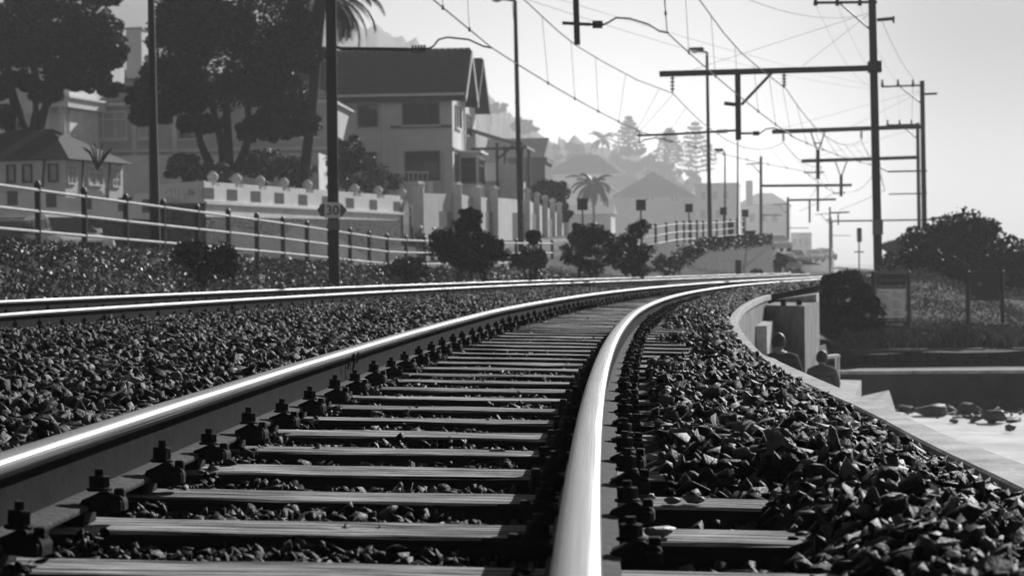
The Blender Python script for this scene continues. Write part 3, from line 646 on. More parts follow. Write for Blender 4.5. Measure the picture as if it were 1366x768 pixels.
# bush things around the fence
BLOW = -1.0
def bush(name, px, py, D, rx, rz, lab, cat='bush', m=LEAFM, leaf=.07, nb=16, per=160, group='bushes along the verge', seed=0, ry=None, zbase=None, br=.42):
    c = at(px, py, D); zb = landz(c.x, c.y) if zbase is None else zbase; base = Vector((c.x, c.y, zb))
    tk = [([base, base.lerp(c, .5)+Vector((random.uniform(-.1, .1), 0, 0)), c], [.05, .04, .02])]
    for k in range(3): tk.append(([base, c+Vector((random.uniform(-rx, rx)*.6, 0, rz*.4))], [.03, .015]))
    return tree(name, lab, cat, base, 1, [(c, rx, ry or rx*.8, rz)], tk, leaf, m, group, nb, per, seed, br, -1.0)
for i, a in enumerate(((612, 325, 68, .72, .62, 'broad dark bush in front of the gate pillars, left part of the pair'), (645, 335, 67, .6, .5, 'lower right part bush beside the broad dark bush by the pillars'), (627, 292, 68, .28, .28, 'round leafy top rising above the broad dark bush'), (705, 345, 70, .45, .35, 'low bush by the fence below the middle street lamp'),
        (793, 335, 80, .95, .75, 'wide dark bush on the verge below the left square board'), (850, 330, 84, .55, .95, 'tall narrow bush right of the wide dark bush'), (772, 315, 82, .3, .35, 'thin sprig rising left of the wide dark bush'), (838, 345, 83, .6, .5, 'bush between the wide dark bush and the tall narrow bush'),
        (275, 350, 44, .55, .35, 'leafy bush on the verge below the fence, left of the numbered pole'), (540, 362, 62, .6, .3, 'low feathery bush right of the numbered pole'), (712, 316, 72, .17, .17, 'small round sapling top under the middle street lamp'))):
    px, py, D, rx, rz, lab = a; bush('verge_bush', px, py, D, rx*1.3, rz*1.3, lab, m=LEAF if i in (0, 1, 2, 4, 5, 6, 7, 10) else LEAFM, seed=100+i, leaf=.06, br=.36, nb=34)
# verge ground cover
C = []; r = np.random.default_rng(77)
for _ in range(80000):
    y = 17+(75*r.random()**1.3) if r.random() < .85 else r.uniform(60, 112); q = r.random(); e = R(y)-7.0; f = fx(y)-.2; x = e+(f-e)*q
    if f > e: continue
    if r.random() < .3+.5*nz(x, y, 1.1, 3): 
        x += r.normal()*.1
    hmax = float(np.interp(q, [.5, .8, .95], [1, .45, .2]))*(.10+.26*max(0, nz(x, y, 1.4, 2)+.45))*min(1, .25+2.5*q)*float(np.interp(y, [25, 60], [.85, 1.1]))
    C.append((x, y, landz(x, y)+hmax*r.random()**.6-.02))
C = np.array(C); V, Fs = leaf_arrays(C, .036, r, .45); tag(npobj('verge_plants', V, Fs, LEAFM), 'low shiny-leaved ground cover on the bank between far track and fence', 'ground cover', kind='stuff')
def grass_blades(C, h, r, w=.008):
    n = len(C); az = r.uniform(0, 2*PI, n); lean = r.normal(0, .35, (n, 2)); hh = h*r.uniform(.5, 1.3, n)
    d = np.stack([np.cos(az)*w, np.sin(az)*w, np.zeros(n)], 1); tip = C+np.stack([lean[:, 0]*hh, lean[:, 1]*hh, hh], 1); mid = C+np.stack([lean[:, 0]*hh*.35, lean[:, 1]*hh*.35, hh*.6], 1)
    V = np.stack([C-d, C+d, mid+d*.7, tip], 1).reshape(-1, 3); return V, np.arange(4*n).reshape(n, 4)
C = []
for _ in range(22000):
    y = 20+85*r.random()**1.2; e = R(y)-6.7; f = fx(y)
    q = r.random()**1.6; x = e+(f-e)*q
    if f > e: continue
    C.append((x, y, landz(x, y)-.02))
V, Fs = grass_blades(np.array(C), .16, r); tag(npobj('verge_grass', V, Fs, GRASS), 'thin pale grass along the edge of the far track', 'grass', kind='stuff')
# bank plants right
C = []; C2 = []
for _ in range(38000):
    y = 58.6+22*r.random(); x = r.uniform(R(y)+1.2, R(y)+12); 
    if x-R(y) < 1.5 and r.random() < .5: continue
    C.append((x, y, bankz(x, y)+.28*r.random()*max(.3, nz(x, y, 1.8, 1)+.7)))
V, Fs = leaf_arrays(np.array(C), .05, r, .3, .8); tag(npobj('bank_plants', V, Fs, mat('bank_leaves', .17, .8, 0, .1, island=.6)), 'tangled scrub covering the sunlit bank behind the notice boards', 'ground cover', kind='stuff')
for _ in range(9000):
    y = 58.4+3*r.random(); x = r.uniform(R(y)+1.5, R(y)+9); C2.append((x, y, bankz(x, y)-.03))
V, Fs = grass_blades(np.array(C2), .3, r, .012); tag(npobj('bank_grass', V, Fs, GRASS), 'tufty grass at the feet of the notice boards', 'grass', kind='stuff')
for i, a in enumerate(((1128, 392, 60, 1.0, .62, 'dark ragged bush at the end of the rails, left of the notice board'), (1105, 425, 58.6, .5, .55, 'low bush leaning over the wall end beside the subway block'), (1150, 430, 60, .8, .6, 'scrubby bush behind the left post of the pale notice board'), (1238, 400, 80, 1.5, 2.0, 'smaller shoulder of bush left of the huge rounded one'),
        (1278, 378, 88, 2.8, 2.85, 'huge rounded dark bush rising at the right edge'), (1347, 395, 86, 1.9, 2.15, 'lower rounded bush on the right flank of the huge one'))):
    px, py, D, rx, rz, lab = a; c = at(px, py, D); bush('coastal_bush', px, py, D, rx, rz, lab, m=LEAF, leaf=.08 if i < 3 else .1, nb=26 if i < 3 else 120, per=170 if i < 3 else 320, group='bushes on the seaward bank', seed=130+i, zbase=bankz(c.x, c.y) if i < 3 else EYE-1.6, br=.36 if i < 3 else .3)
c = at(1204, 345, 150); bush('coastal_bush', 1204, 348, 150, 1.7, 1.9, 'faint grey rounded bush far behind the thick mast', m=LEAF, leaf=.16, nb=40, per=160, group='bushes on the seaward bank', seed=140, zbase=EYE-1.8, br=.28)
bush('coastal_bush', 1040, 350, 150, .55, .7, 'grey bush at the foot of the stone embankment end', m=LEAF, leaf=.1, nb=16, per=100, group='bushes on the seaward bank', seed=141, zbase=EYE-.9)

# palms
def palm(px, py, D, fr, lab, drop=2., n=26, m=LEAF, seed=0, lw=.05):
    c = at(px, py, D); base = Vector((c.x+.2, c.y, min(landz(c.x, c.y), c.z-1))); 
    if D == 100: q_ = at(397, 240, D); base = Vector((q_.x, D, landz(q_.x, D)))
    t = thing('palm_tree', lab, 'palm tree', base, 'palm trees')
    obj('trunk', MB().tube(cur(base, c, (.1, 0, 0)), [.28, .24, .22, .22, .22, .26], 8), BARK, t); r = random.Random(seed)
    for k in range(n):
        az = 2*PI*k/n*2.4+r.uniform(-.2, .2); el = r.uniform(-.35, 1.15); L = fr*r.uniform(.8, 1.1); pts = []
        for i in range(9):
            s = i/8*L; e = el-1.25*(i/8)**1.4*(1.2 if el < .6 else 1); 
            pts.append((pts[-1]+Vector((math.cos(az)*math.cos(e), math.sin(az)*math.cos(e), math.sin(e)))*L/8) if pts else c.copy())
        b = MB(); b.tube(pts, [.03]*4+[.02]*5, 4)
        side = Vector((-math.sin(az), math.cos(az), 0))
        for i in range(1, 9):
            for f2 in (0, .25, .5, .75):
                if i == 8 and f2 > 0: break
                p = pts[i].lerp(pts[min(i+1, 8)], f2); tn = (pts[min(i+1, 8)]-pts[i-1]).normalized(); ll = fr*.24*math.sin(PI*min(1, (i+f2)/9.5)**.7)
                for sg in (1, -1):
                    tip = p+(side*sg*.8+tn*.55+Vector((0, 0, -.45)))*ll; b.add([p-tn*lw, p+tn*lw, tip], [(0, 1, 2)])
        obj('frond', b, m, t)
    return t
palm(428, -8, 100, 3.1, 'palm with drooping feathery fronds above the big house roof, top left', seed=3, n=34)
palm(790, 246, 380, 4.4, 'hazy palm behind the left square board', seed=4, n=26, lw=.16)
palm(803, 186, 1250, 9.5, 'small faint palm on the distant skyline', seed=5, n=22, lw=.4)
# round street tree
D = 150; c = at(735, 262, D); base = Vector((c.x, c.y, landz(c.x, c.y)-.2))
tree('round_tree', 'round clipped-looking tree behind the long boundary wall', 'tree', base, 4, [(c, 1.55, 1.5, 1.2), (at(745, 285, D), 1.0, 1, .7)], [([base, c], [.18, .12])], .13, LEAF, None, 30, 130, 7, .35)
# norfolk pines
def pine(px, ytop, ybase, D, w, lab, seed):
    top = at(px, ytop, D); bot = at(px, ybase, D); t = thing('norfolk_pine', lab, 'pine tree', (bot.x, bot.y, bot.z-3), 'pines on the skyline'); H = top.z-bot.z
    obj('trunk', MB().tube([bot-Vector((0, 0, 3)), top], [.3, .06], 6), BARK, t); r = np.random.default_rng(seed); C = []
    nt_ = 11
    for k in range(nt_):
        z = bot.z+H*(.12+.86*k/nt_); rr = w*(1-(k/nt_)**1.4)*r.uniform(.75, 1.05)+.6
        for a in range(7):
            az = a*2*PI/7+r.uniform(-.3, .3); s = r.random((26, 1))**.8
            C.append(np.array([bot.x, bot.y, z])+np.concatenate([np.cos(az)*rr*s, np.sin(az)*rr*s, s*rr*.18+r.normal(0, .3, (26, 1))], 1))
    V, Fs = leaf_arrays(np.concatenate(C), .8, r, .6); npobj('crown', V, Fs, LEAF, t)
pine(839, 152, 215, 1300, 9.9, 'leftmost faint norfolk pine on the skyline', 1); pine(893, 168, 225, 1300, 9.9, 'middle faint norfolk pine with a blunt top', 2); pine(928, 158, 240, 1300, 13.9, 'widest and rightmost faint norfolk pine behind the tall street lamp', 3)
def farclump(px, py, D, rx, rz, lab, seed):
    c = at(px, py, D); tree('distant_tree', lab, 'tree', (c.x, c.y, c.z-rz*2), 2, [(c, rx, rx, rz)], [([c-Vector((0, 0, rz*2)), c], [.3, .2])], .75, LEAF, 'hazy trees on the hillside', 26, 160, seed, .32)
for i, a in enumerate(((762, 205, 1250, 15, 6.5, 'flat-topped hazy tree left of the skyline palm'), (845, 215, 1250, 15, 8, 'hazy tree crown under the leftmost norfolk pine'), (870, 232, 1250, 18, 8.5, 'hazy tree crown between the first two norfolk pines'), (905, 247, 1240, 17, 8.5, 'hazy tree crown under the middle norfolk pine'),
        (655, 145, 1150, 9, 4, 'clump of trees partway down the misty slope'), (697, 171, 1150, 9, 4, 'clump of trees at the misty ridge end behind the lamp post'))):
    farclump(*a[:5], a[5], 200+i)
# spiky plant by cottage
c = at(130, 210, 97); t = thing('spiky_plant', 'spiky strap-leaved plant behind the cottage roof', 'plant', (c.x, c.y, landz(c.x, c.y)))
for k in range(14):
    a = random.uniform(-1.1, 1.1); tip = c+Vector((math.sin(a)*.75, random.uniform(-.3, .3), math.cos(a)*.65)); s = Vector((.03, 0, .03))
    obj('leaf', MB().add([Vector((c.x, c.y, c.z-.5))-s, Vector((c.x, c.y, c.z-.5))+s, c.lerp(tip, .5)+s, tip, c.lerp(tip, .5)-s], [(0, 1, 2, 3, 4)]), LEAF, t)

# ---------------------------------------------------------------- houses
class Frame:
    def __init__(s, px, d, a, z=0):
        p = at(px, 300, d); s.o = Vector((p.x, p.y, z)); s.u = Vector((math.cos(a), -math.sin(a), 0)); s.v = Vector((math.sin(a), math.cos(a), 0))
    def __call__(s, x, y, z): return s.o+s.u*x+s.v*y+Vector((0, 0, z))
def quad_win(house, fr, face, a0, a1, z0, z1, frame_m=TIMBER, pane=GLASS, mull=1, trans=0, sill=True, out=0., name='window'):
    "face 'f' front wall y=0 (a=x) or 'r' right wall x=0 (a=y)"
    def P(a, o, z): return fr(a, -o+(-out), z) if face == 'f' else fr(o+out, a, z)
    def bx(m, a, b, o0, o1, c, d):
        vs = [P(x, y, z) for z in (c, d) for x, y in ((a, o0), (b, o0), (b, o1), (a, o1))]
        m.add(vs, [(3, 2, 1, 0), (4, 5, 6, 7), (0, 1, 5, 4), (1, 2, 6, 5), (2, 3, 7, 6), (3, 0, 4, 7)])
    w = .07; m = MB(); bx(m, a0, a1, .012, .07, z0, z0+w); bx(m, a0, a1, .012, .07, z1-w, z1); bx(m, a0, a0+w, .012, .066, z0+w, z1-w); bx(m, a1-w, a1, .012, .066, z0+w, z1-w)
    for k in range(1, mull+1): x = a0+(a1-a0)*k/(mull+1); bx(m, x-.03, x+.03, .012, .06, z0+w, z1-w)
    for k in range(1, trans+1): z = z0+(z1-z0)*(1-.3*k); bx(m, a0+w, a1-w, .012, .055, z-.025, z+.025)
    o = obj(name, m, frame_m, house)
    g = MB(); bx(g, a0+w*.5, a1-w*.5, .004, .02, z0+w*.5, z1-w*.5); obj('pane', g, pane, o)
    if sill: q = MB(); bx(q, a0-.08, a1+.08, .0, .12, z0-.09, z0-.01); obj('sill', q, PLASTW, o)
    return o
# main house
D = 130; a = .098; zb = EYE+.9; hs = Frame(605, D, a); sc = F/D
house = thing('gabled_house', 'big pale two-storey house with dark tiled roof and twin side gables, centre-left', 'house', hs(-4, 5, zb-.6))
zz = lambda py: zpx(600, py, D)
ez = zz(128); WF = 8.4; DP = 11.0
b = MB(); b.box((-WF, 0, zb-1), (0, DP, ez), hs)
for y0, y1 in ((0, 5.5), (5.5, DP)):
    b.extr([hs(0, y0, ez), hs(0, y1, ez), hs(0, (y0+y1)/2, ez+2.35)], hs.u*-WF)
obj('wall', b, PLAST, house)
rf = MB(); T = Vector((0, 0, .14))
for y0, y1 in ((0, 5.5), (5.5, DP)):
    ym = (y0+y1)/2; ov = .45; zr = ez+2.55; s = (zr-ez-.1)/(ym-y0)
    for ya in (y0-ov, y1+ov if y0 > 0 else y1):
        k = abs(ym-ya); A = [hs(-WF-.4, ya, zr-s*k), hs(.75, ya, zr-s*k), hs(.75, ym, zr), hs(-WF-.4, ym, zr)]
        rf.extr(A, T)
roof = obj('roof', rf, ROOF, house)
rt = MB()
for i in range(28): rt.box((-WF-.4+i*.34, 2.65, ez+2.66), (-WF-.4+i*.34+.3, 2.85, ez+2.78), hs)
obj('ridge_tiles', rt, ROOF, roof)
gt = MB(); gt.bar(hs(-WF-.4, -.5, ez+.06), hs(.7, -.5, ez+.06), .12, .12); obj('gutter', gt, PLASTW, roof)
for y0, y1 in ((0, 5.5), (5.5, DP)):  # barge boards and half timbering on gables
    ym = (y0+y1)/2; bb = MB()
    for ya in (y0-.45, y1+(.45 if y0 > 0 else 0)): bb.bar(hs(.8, ya, ez-.30+.05), hs(.8, ym, ez+2.5), .06, .28)
    obj('barge_board', bb, PLASTW if y0 == 0 else TIMBER, roof)
    tb = MB(); tb.box((.01, y0+.9, ez-.02), (.08, y1-.9, ez+.12), hs)
    for q in (-1, 0, 1): tb.box((.01, ym+q*.8-.07, ez+.12), (.07, ym+q*.8+.07, ez+2.0-abs(q)*.7), hs)
    obj('gable_timber', tb, TIMBER, house)
def hx(px): return (px-605)/sc
quad_win(house, hs, 'f', hx(478), hx(505), zz(168), zz(138), mull=1)
quad_win(house, hs, 'f', hx(538), hx(588), zz(166), zz(137), mull=2)
quad_win(house, hs, 'f', hx(470), hx(503), zz(228), zz(201), mull=1)
quad_win(house, hs, 'f', hx(541), hx(588), zz(241), zz(201), mull=1, trans=1)
for y0, y1, p0, p1 in ((1.2, 3.6, 168, 138), (6.4, 8.6, 172, 142), (.8, 3.6, 243, 203)): quad_win(house, hs, 'r', y0, y1, zz(p0), zz(p1), mull=1, trans=1)
bd = MB(); bd.box((hx(522), -.1, zz(170)), (.0, -.012, zz(167)), hs); bd.box((.01, -.1, zz(200)), (.07, DP, zz(197)), hs); obj('string_course', bd, TIMBER, house)
dp = MB(); dp.tube([hs(hx(512), -.08, ez), hs(hx(512), -.08, zb)], .05, 6); dp.tube([hs(.1, 4.6, ez), hs(.1, 4.6, zb)], .07, 6); obj('downpipe', dp, PLASTW, house)
for x0 in (hx(531), -.45):  # pilasters
    obj('pilaster', MB().box((x0, -.13, zb), (x0+.3, -.013, zz(200)), hs), PLAST, house)
# veranda and bay on the side
bay = MB(); bay.box((.02, 2.2, zb-.5), (1.1, 5.4, zz(202)), hs); o = obj('bay', bay, PLASTW, house)
bf = Frame(605, D, a); bf.o = hs(1.1, 0, 0)
quad_win(house, bf, 'r', 2.4, 5.2, zz(243), zz(208), mull=2, trans=1, sill=False)
fb = Frame(605, D, a); fb.o = hs(0, 2.2, 0)
quad_win(house, fb, 'f', .2, 1.0, zz(243), zz(208), mull=0, trans=1, sill=False)
obj('bay_roof', MB().box((0.02, 2.0, zz(202)), (1.3, 5.6, zz(199)), hs), PLASTW, o)
vr = MB(); vr.extr([hs(.05, 7.5, zz(163)+.1), hs(3.3, 7.5, zz(187)), hs(3.3, 7.5, zz(187)-.14), hs(.05, 7.5, zz(163)-.05)], hs.v*5); ve = obj('veranda_roof', vr, ROOFL, house)
for x in (1.5, 2.9):
    for y in (7.7, 12): obj('veranda_post', MB().box((x, y, zb), (x+.16, y+.16, zz(182)), hs), TIMBER, house)
obj('veranda_strut', MB().bar(hs(1.6, 7.8, zz(205)), hs(2.5, 7.8, zz(186)), .1, .12), TIMBER, house); obj('veranda_beam', MB().bar(hs(.1, 7.8, zz(190)), hs(3.1, 7.8, zz(190)), .12, .14), TIMBER, house)
vw = MB(); vw.box((.05, 7.9, zb), (2.8, 12, zz(235)), hs); vw.box((1.7, 7.85, zz(235)), (2.85, 8.0, zz(212)), hs); obj('veranda_parapet', vw, PLASTW, house)
tr = MB(); tr.box((hx(528), -2.3, zb-.6), (hx(580), -.3, zz(243)), hs); te = obj('terrace', tr, PLASTW, house)
rl = MB()
for x in np.linspace(hx(528), hx(578), 9): rl.tube([hs(x, -2.2, zz(243)), hs(x, -2.2, zz(231))], .02, 5)
rl.bar(hs(hx(527), -2.2, zz(230)), hs(hx(580), -2.2, zz(232)), .06, .08); obj('terrace_railing', rl, WHITE, te)

# long pale house on the left
D = 118; lh = Frame(445, D, .05); sc2 = F/D; z2 = lambda py: zpx(250, py, D); lx = lambda px: (px-445)/sc2
L = thing('long_house', 'long pale rendered house with bay windows and curtains behind the big tree', 'house', lh(-6, 4, EYE+1)); 
obj('wall', MB().box((lx(101), 0, EYE+.3), (0, 8, z2(140)), lh), PLASTD, L)
co = MB(); co.box((lx(97), -.25, z2(139.8)), (.2, 8.2, z2(135)), lh); obj('cornice', co, PLAST, L)
rf = MB(); x0, x1 = lx(96), .3; A = [lh(x0, -.3, z2(134)), lh(x1, -.3, z2(134)), lh(x1-3, 4, z2(88)), lh(x0+3, 4, z2(88))]; B = [lh(x0, 8.3, z2(134)), lh(x1, 8.3, z2(134))]
rf.add(A+B, [(0, 1, 2, 3), (1, 5, 2), (4, 0, 3), (5, 4, 3, 2), (0, 4, 5, 1)]); obj('roof', rf, ROOF, L)
for (p0, p1, q0, q1, pn) in ((120, 169, 184, 146, CURT_LIT), (184, 205, 184, 152, CURT_LIT), (240, 268, 184, 152, GLASS), (352, 380, 184, 152, GLASS), (405, 425, 184, 152, GLASS)):
    quad_win(L, lh, 'f', lx(p0), lx(p1), z2(q0), z2(q1), frame_m=PLASTW if pn == CURT_LIT else TIMBER, pane=pn, mull=2 if p1-p0 > 40 else 1, trans=1)
for px in (104, 176, 230, 330): obj('pilaster', MB().box((lx(px), -.1, EYE+.4), (lx(px)+.22, -.012, z2(141)), lh), PLAST, L)
obj('plinth_band', MB().box((lx(101), -.16, z2(202)), (0, -.013, z2(198)), lh), PLAST, L)
obj('lower_terrace', MB().box((lx(150), -4.5, EYE+.4), (-.1, -.17, z2(212)), lh), PLAST, L)
# tall chimney house behind
t = thing('chimney_house', 'tall plain house with a big square chimney glimpsed between the two dark trees', 'house', at(175, 100, 150)); ch = Frame(200, 150, .2)
obj('wall', MB().box((-5, 0, EYE), (1, 8, zpx(180, 110, 150)), ch), PLASTD, t)
rr_ = MB(); rr_.extr([ch(-5.3, -.3, zpx(180, 110, 150)), ch(-5.3, 8.3, zpx(180, 110, 150)), ch(-5.3, 4, zpx(180, 85, 150))], ch.u*6.8); r2 = obj('roof', rr_, ROOF, t)
cm = MB(); cm.box((-1.75, 1, zpx(180, 112, 150)), (-.75, 2.2, zpx(180, 37, 150)), ch); cc = obj('chimney', cm, PLAST, r2); obj('chimney_cap', MB().box((-1.85, .9, zpx(180, 37, 150)), (-.65, 2.3, zpx(180, 34, 150)), ch), PLASTD, cc)
# ornate victorian house far left
D = 114; vh = Frame(93, D, .22); v2 = lambda py: zpx(50, py, D); vx = lambda px: (px-93)/(F/D)
t = thing('ornate_house', 'ornate pale house with white cornices and balcony behind the left tree', 'house', vh(-3, 3, EYE+1))
obj('wall', MB().box((vx(-60), 1.0, EYE+.5), (-.35, 8, v2(60)), vh), PLASTW, t)
obj('balcony', MB().box((vx(55), 0, v2(143)), (0, 5, v2(131)), vh), PLASTW, t); obj('balcony_cap', MB().box((vx(54), -.1, v2(131)), (.12, 5.1, v2(128)), vh), WHITE, t)
for px in (58, 80): obj('column', MB().lathe(vh(vx(px), .4, EYE+1), [(.2, 0), (.16, .2), (.14, v2(146)-EYE-1.2), (.24, v2(143)-EYE-1.01)], 10), PLASTW, t)
for yy in (150, 115, 75): obj('cornice', MB().box((vx(-60), .75, v2(yy)), (-.2, .98, v2(yy-4)), vh), WHITE, t)
rr_ = MB(); rr_.extr([vh(vx(-70), .7, v2(60)), vh(vx(-70), 8.3, v2(60)), vh(vx(-70), 4.5, v2(15))], vh.u*5.5); obj('roof', rr_, ROOF, t)
vf = Frame(93, D, .22); vf.o = vh(0, 1.0, 0)
for p0, p1, q0, q1 in ((20, 34, 112, 82), (62, 76, 112, 82), (8, 22, 180, 155), (38, 52, 180, 155)): quad_win(t, vf, 'f', vx(p0), vx(p1), v2(q0), v2(q1), mull=1, frame_m=WHITE)
# small cottage
D = 98; cf = Frame(88, D, -.0); c2_ = lambda py: zpx(70, py, D)
ct = thing('low_cottage', 'low cottage with a dark hipped roof and lattice windows behind the scalloped wall', 'cottage', at(60, 250, D))
aa = .55; wu = Vector((math.cos(aa), math.sin(aa), 0)); 
class F2:
    def __init__(s, o, u): s.o = o; s.u = u; s.v = Vector((-u.y, u.x, 0))
    def __call__(s, x, y, z): return s.o+s.u*x+s.v*y+Vector((0, 0, z))
pc = at(88, 300, D); pc.z = 0; fL = Frame(88, D, .28); fL.o = pc
wz0, wz1 = EYE+.4, c2_(212)
obj('wall', MB().box((-6, 0, wz0), (0, 5.4, wz1), fL), PLAST, ct)
e = .35; A = [fL(-6.4, -e, wz1-.02), fL(e, -e, wz1-.02), fL(e, 5.4+e, wz1-.02), fL(-6.4, 5.4+e, wz1-.02), fL(-3.8, 2.7, c2_(166)), fL(-1.9, 2.7, c2_(166))]
rf = obj('roof', MB().add(A, [(0, 1, 5, 4), (1, 2, 5), (2, 3, 4, 5), (3, 0, 4), (3, 2, 1, 0)]), ROOF, ct)
for p0, p1 in ((-.75, -.3), (-1.9, -1.45), (-2.6, -2.2)): quad_win(ct, fL, 'f', p0, p1, c2_(243), c2_(218), mull=0, sill=False)
for y0, y1 in ((.15, .9), (2.0, 3.4), (4.3, 5.1)): quad_win(ct, fL, 'r', y0, y1, c2_(246), c2_(219), mull=1, trans=2, sill=False, frame_m=PLASTW, pane=CURT_LIT)  # pale panes: brightness of sunlit windows put into the colour
for q in (1.1, 3.6): obj('brace', MB().bar(fL(.03, q, wz0+.8), fL(.03, q+.5, wz1), .05, .08), TIMBER, ct)
obj('brace', MB().bar(fL(-1.2, -.03, wz0+.8), fL(-.9, -.03, wz1), .05, .08), TIMBER, ct)

# garden walls
def wallrun(p, q, z0, z1, th=.3):
    p = Vector((p[0], p[1], 0)); q = Vector((q[0], q[1], 0)); n = Vector((-(q-p).y, (q-p).x, 0)).normalized()*th
    return p, q, n
# scalloped wall (left)
p = at(-40, 300, 84); q = at(213, 300, 88); p.z = q.z = 0; u = (q-p).normalized(); nn = Vector((-u.y, u.x, 0)); Lw = (q-p).length
t = thing('scalloped_garden_wall', 'pale garden wall with a wavy scalloped top on a dark stone base, left edge', 'wall', Vector((p.x, p.y, EYE+.4)))
tops = []
for i in range(161):
    s = Lw*i/160; px = -40+253*i/160; ph = (px+22) % 75
    up = 0 if 14 < ph < 48 else (1 if (ph > 58 or ph < 4) else (.5+.5*math.cos(PI*(ph-4)/10) if ph < 14 else .5-.5*math.cos(PI*(ph-48)/10)))
    ybase = 258+(px/213)*13; tops.append((s, zpx(px, ybase-up*12, 84+4*i/160)))
zlo = lambda i: EYE+.3
b = MB(); Vv = []
for i, (s, z) in enumerate(tops): pt = p+u*s; zb_ = zpx(-40+253*i/160, 289+4*i/160, 62+11*i/160); Vv += [(*(pt.xy), zb_), (*(pt.xy), z), (*((pt+nn*.25).xy), z), (*((pt+nn*.25).xy), zb_)]
Ff = [(i*4+j, i*4+(j+1) % 4, (i+1)*4+(j+1) % 4, (i+1)*4+j) for i in range(160) for j in range(4)] + [(0, 1, 2, 3), (643, 642, 641, 640)]
wb = obj('wall_body', b.add(Vv, Ff), PLASTW, t)
for px in (15, 66, 113, 163, 196):
    i = (px+40)/253; s = Lw*i; d = 84+4*i; pt = p+u*s-nn*.012; zt, zo = zpx(px, 254+px*.06, d), zpx(px, 273+px*.055, d); g = MB()
    for k in range(4): g.bar(pt+u*(k*.085-.13)+Vector((0, 0, zo)), pt+u*(k*.085-.13)+Vector((0, 0, zt)), .025, .03)
    for k in range(3): zz_ = zo+(zt-zo)*(k+.5)/3; g.bar(pt-u*.17+Vector((0, 0, zz_)), pt+u*.17+Vector((0, 0, zz_)), .02, .03)
    g.add([pt-u*.2+nn*.008+Vector((0, 0, zo)), pt+u*.2+nn*.008+Vector((0, 0, zo)), pt+u*.2+nn*.008+Vector((0, 0, zt)), pt-u*.2+nn*.008+Vector((0, 0, zt))], [(0, 1, 2, 3)]); obj('grille', g, SIGNG, t)
obj('stone_base', MB().prism([(p-nn*.08).xy[:], (q-nn*.08).xy[:], (q+nn*.3).xy[:], (p+nn*.3).xy[:]], EYE-.2, [zpx(-40, 288, 84), zpx(213, 293, 88)]*1+[zpx(213, 293, 88), zpx(-40, 288, 84)]), MASON, t)
# main garden wall: pier face (left) and long receding run with vases
A0 = at(213, 300, 88); A1 = at(273, 300, 89); B1 = at(545, 300, 112)
t = thing('garden_wall', 'white garden wall with urns along its top, stepping away from the house number', 'wall', Vector((A1.x, A1.y, EYE+.6)))
nf = Vector((0, 1, 0)); zt = lambda px, py, d: zpx(px, py, d)
obj('number_panel', MB().prism([A0.xy[:], A1.xy[:], (A1.x, A1.y+.3), (A0.x, A0.y+.3)], zpx(240, 271, 88.5), [zpx(213, 246, 88), zpx(273, 241, 89), zpx(273, 241, 89), zpx(213, 246, 88)]), PLAST, t)
obj('stone_base', MB().prism([(A0.x, A0.y-.05), (A1.x+.03, A1.y-.05), (A1.x+.03, A1.y+.35), (A0.x, A0.y+.35)], EYE, zpx(240, 271, 88.5)), MASON, t)
bal = MB()
for px in (221, 226, 231, 236, 241): c = at(px, 250, 88.2); bal.lathe((c.x, c.y-.02, zpx(px, 267, 88.2)), [(.06, 0), (.1, .12), (.04, .3), (.06, .42)], 8)
obj('balusters', bal, WHITE, t)
def text(s, loc, size, m, parent, depth=.004, rot=(PI/2, 0, 0), name='lettering'):
    cu_ = bpy.data.curves.new('t', 'FONT'); cu_.body = s; cu_.size = size; cu_.extrude = depth; cu_.align_x = 'CENTER'; cu_.align_y = 'CENTER'
    tmp = bpy.data.objects.new('t', cu_); dg = bpy.context.evaluated_depsgraph_get(); me = bpy.data.meshes.new_from_object(tmp.evaluated_get(dg) if False else tmp)
    bpy.data.objects.remove(tmp); o = bpy.data.objects.new(name, me); COL.objects.link(o); me.materials.clear(); me.materials.append(m); o.rotation_euler = rot
    if parent: o.parent = parent; o.location = Vector(loc)-wloc(parent)
    else: o.location = loc
    return o
c = at(256, 257, 88.6); text('36', (c.x, c.y-.1, c.z), .26, INK, t, name='house_number')
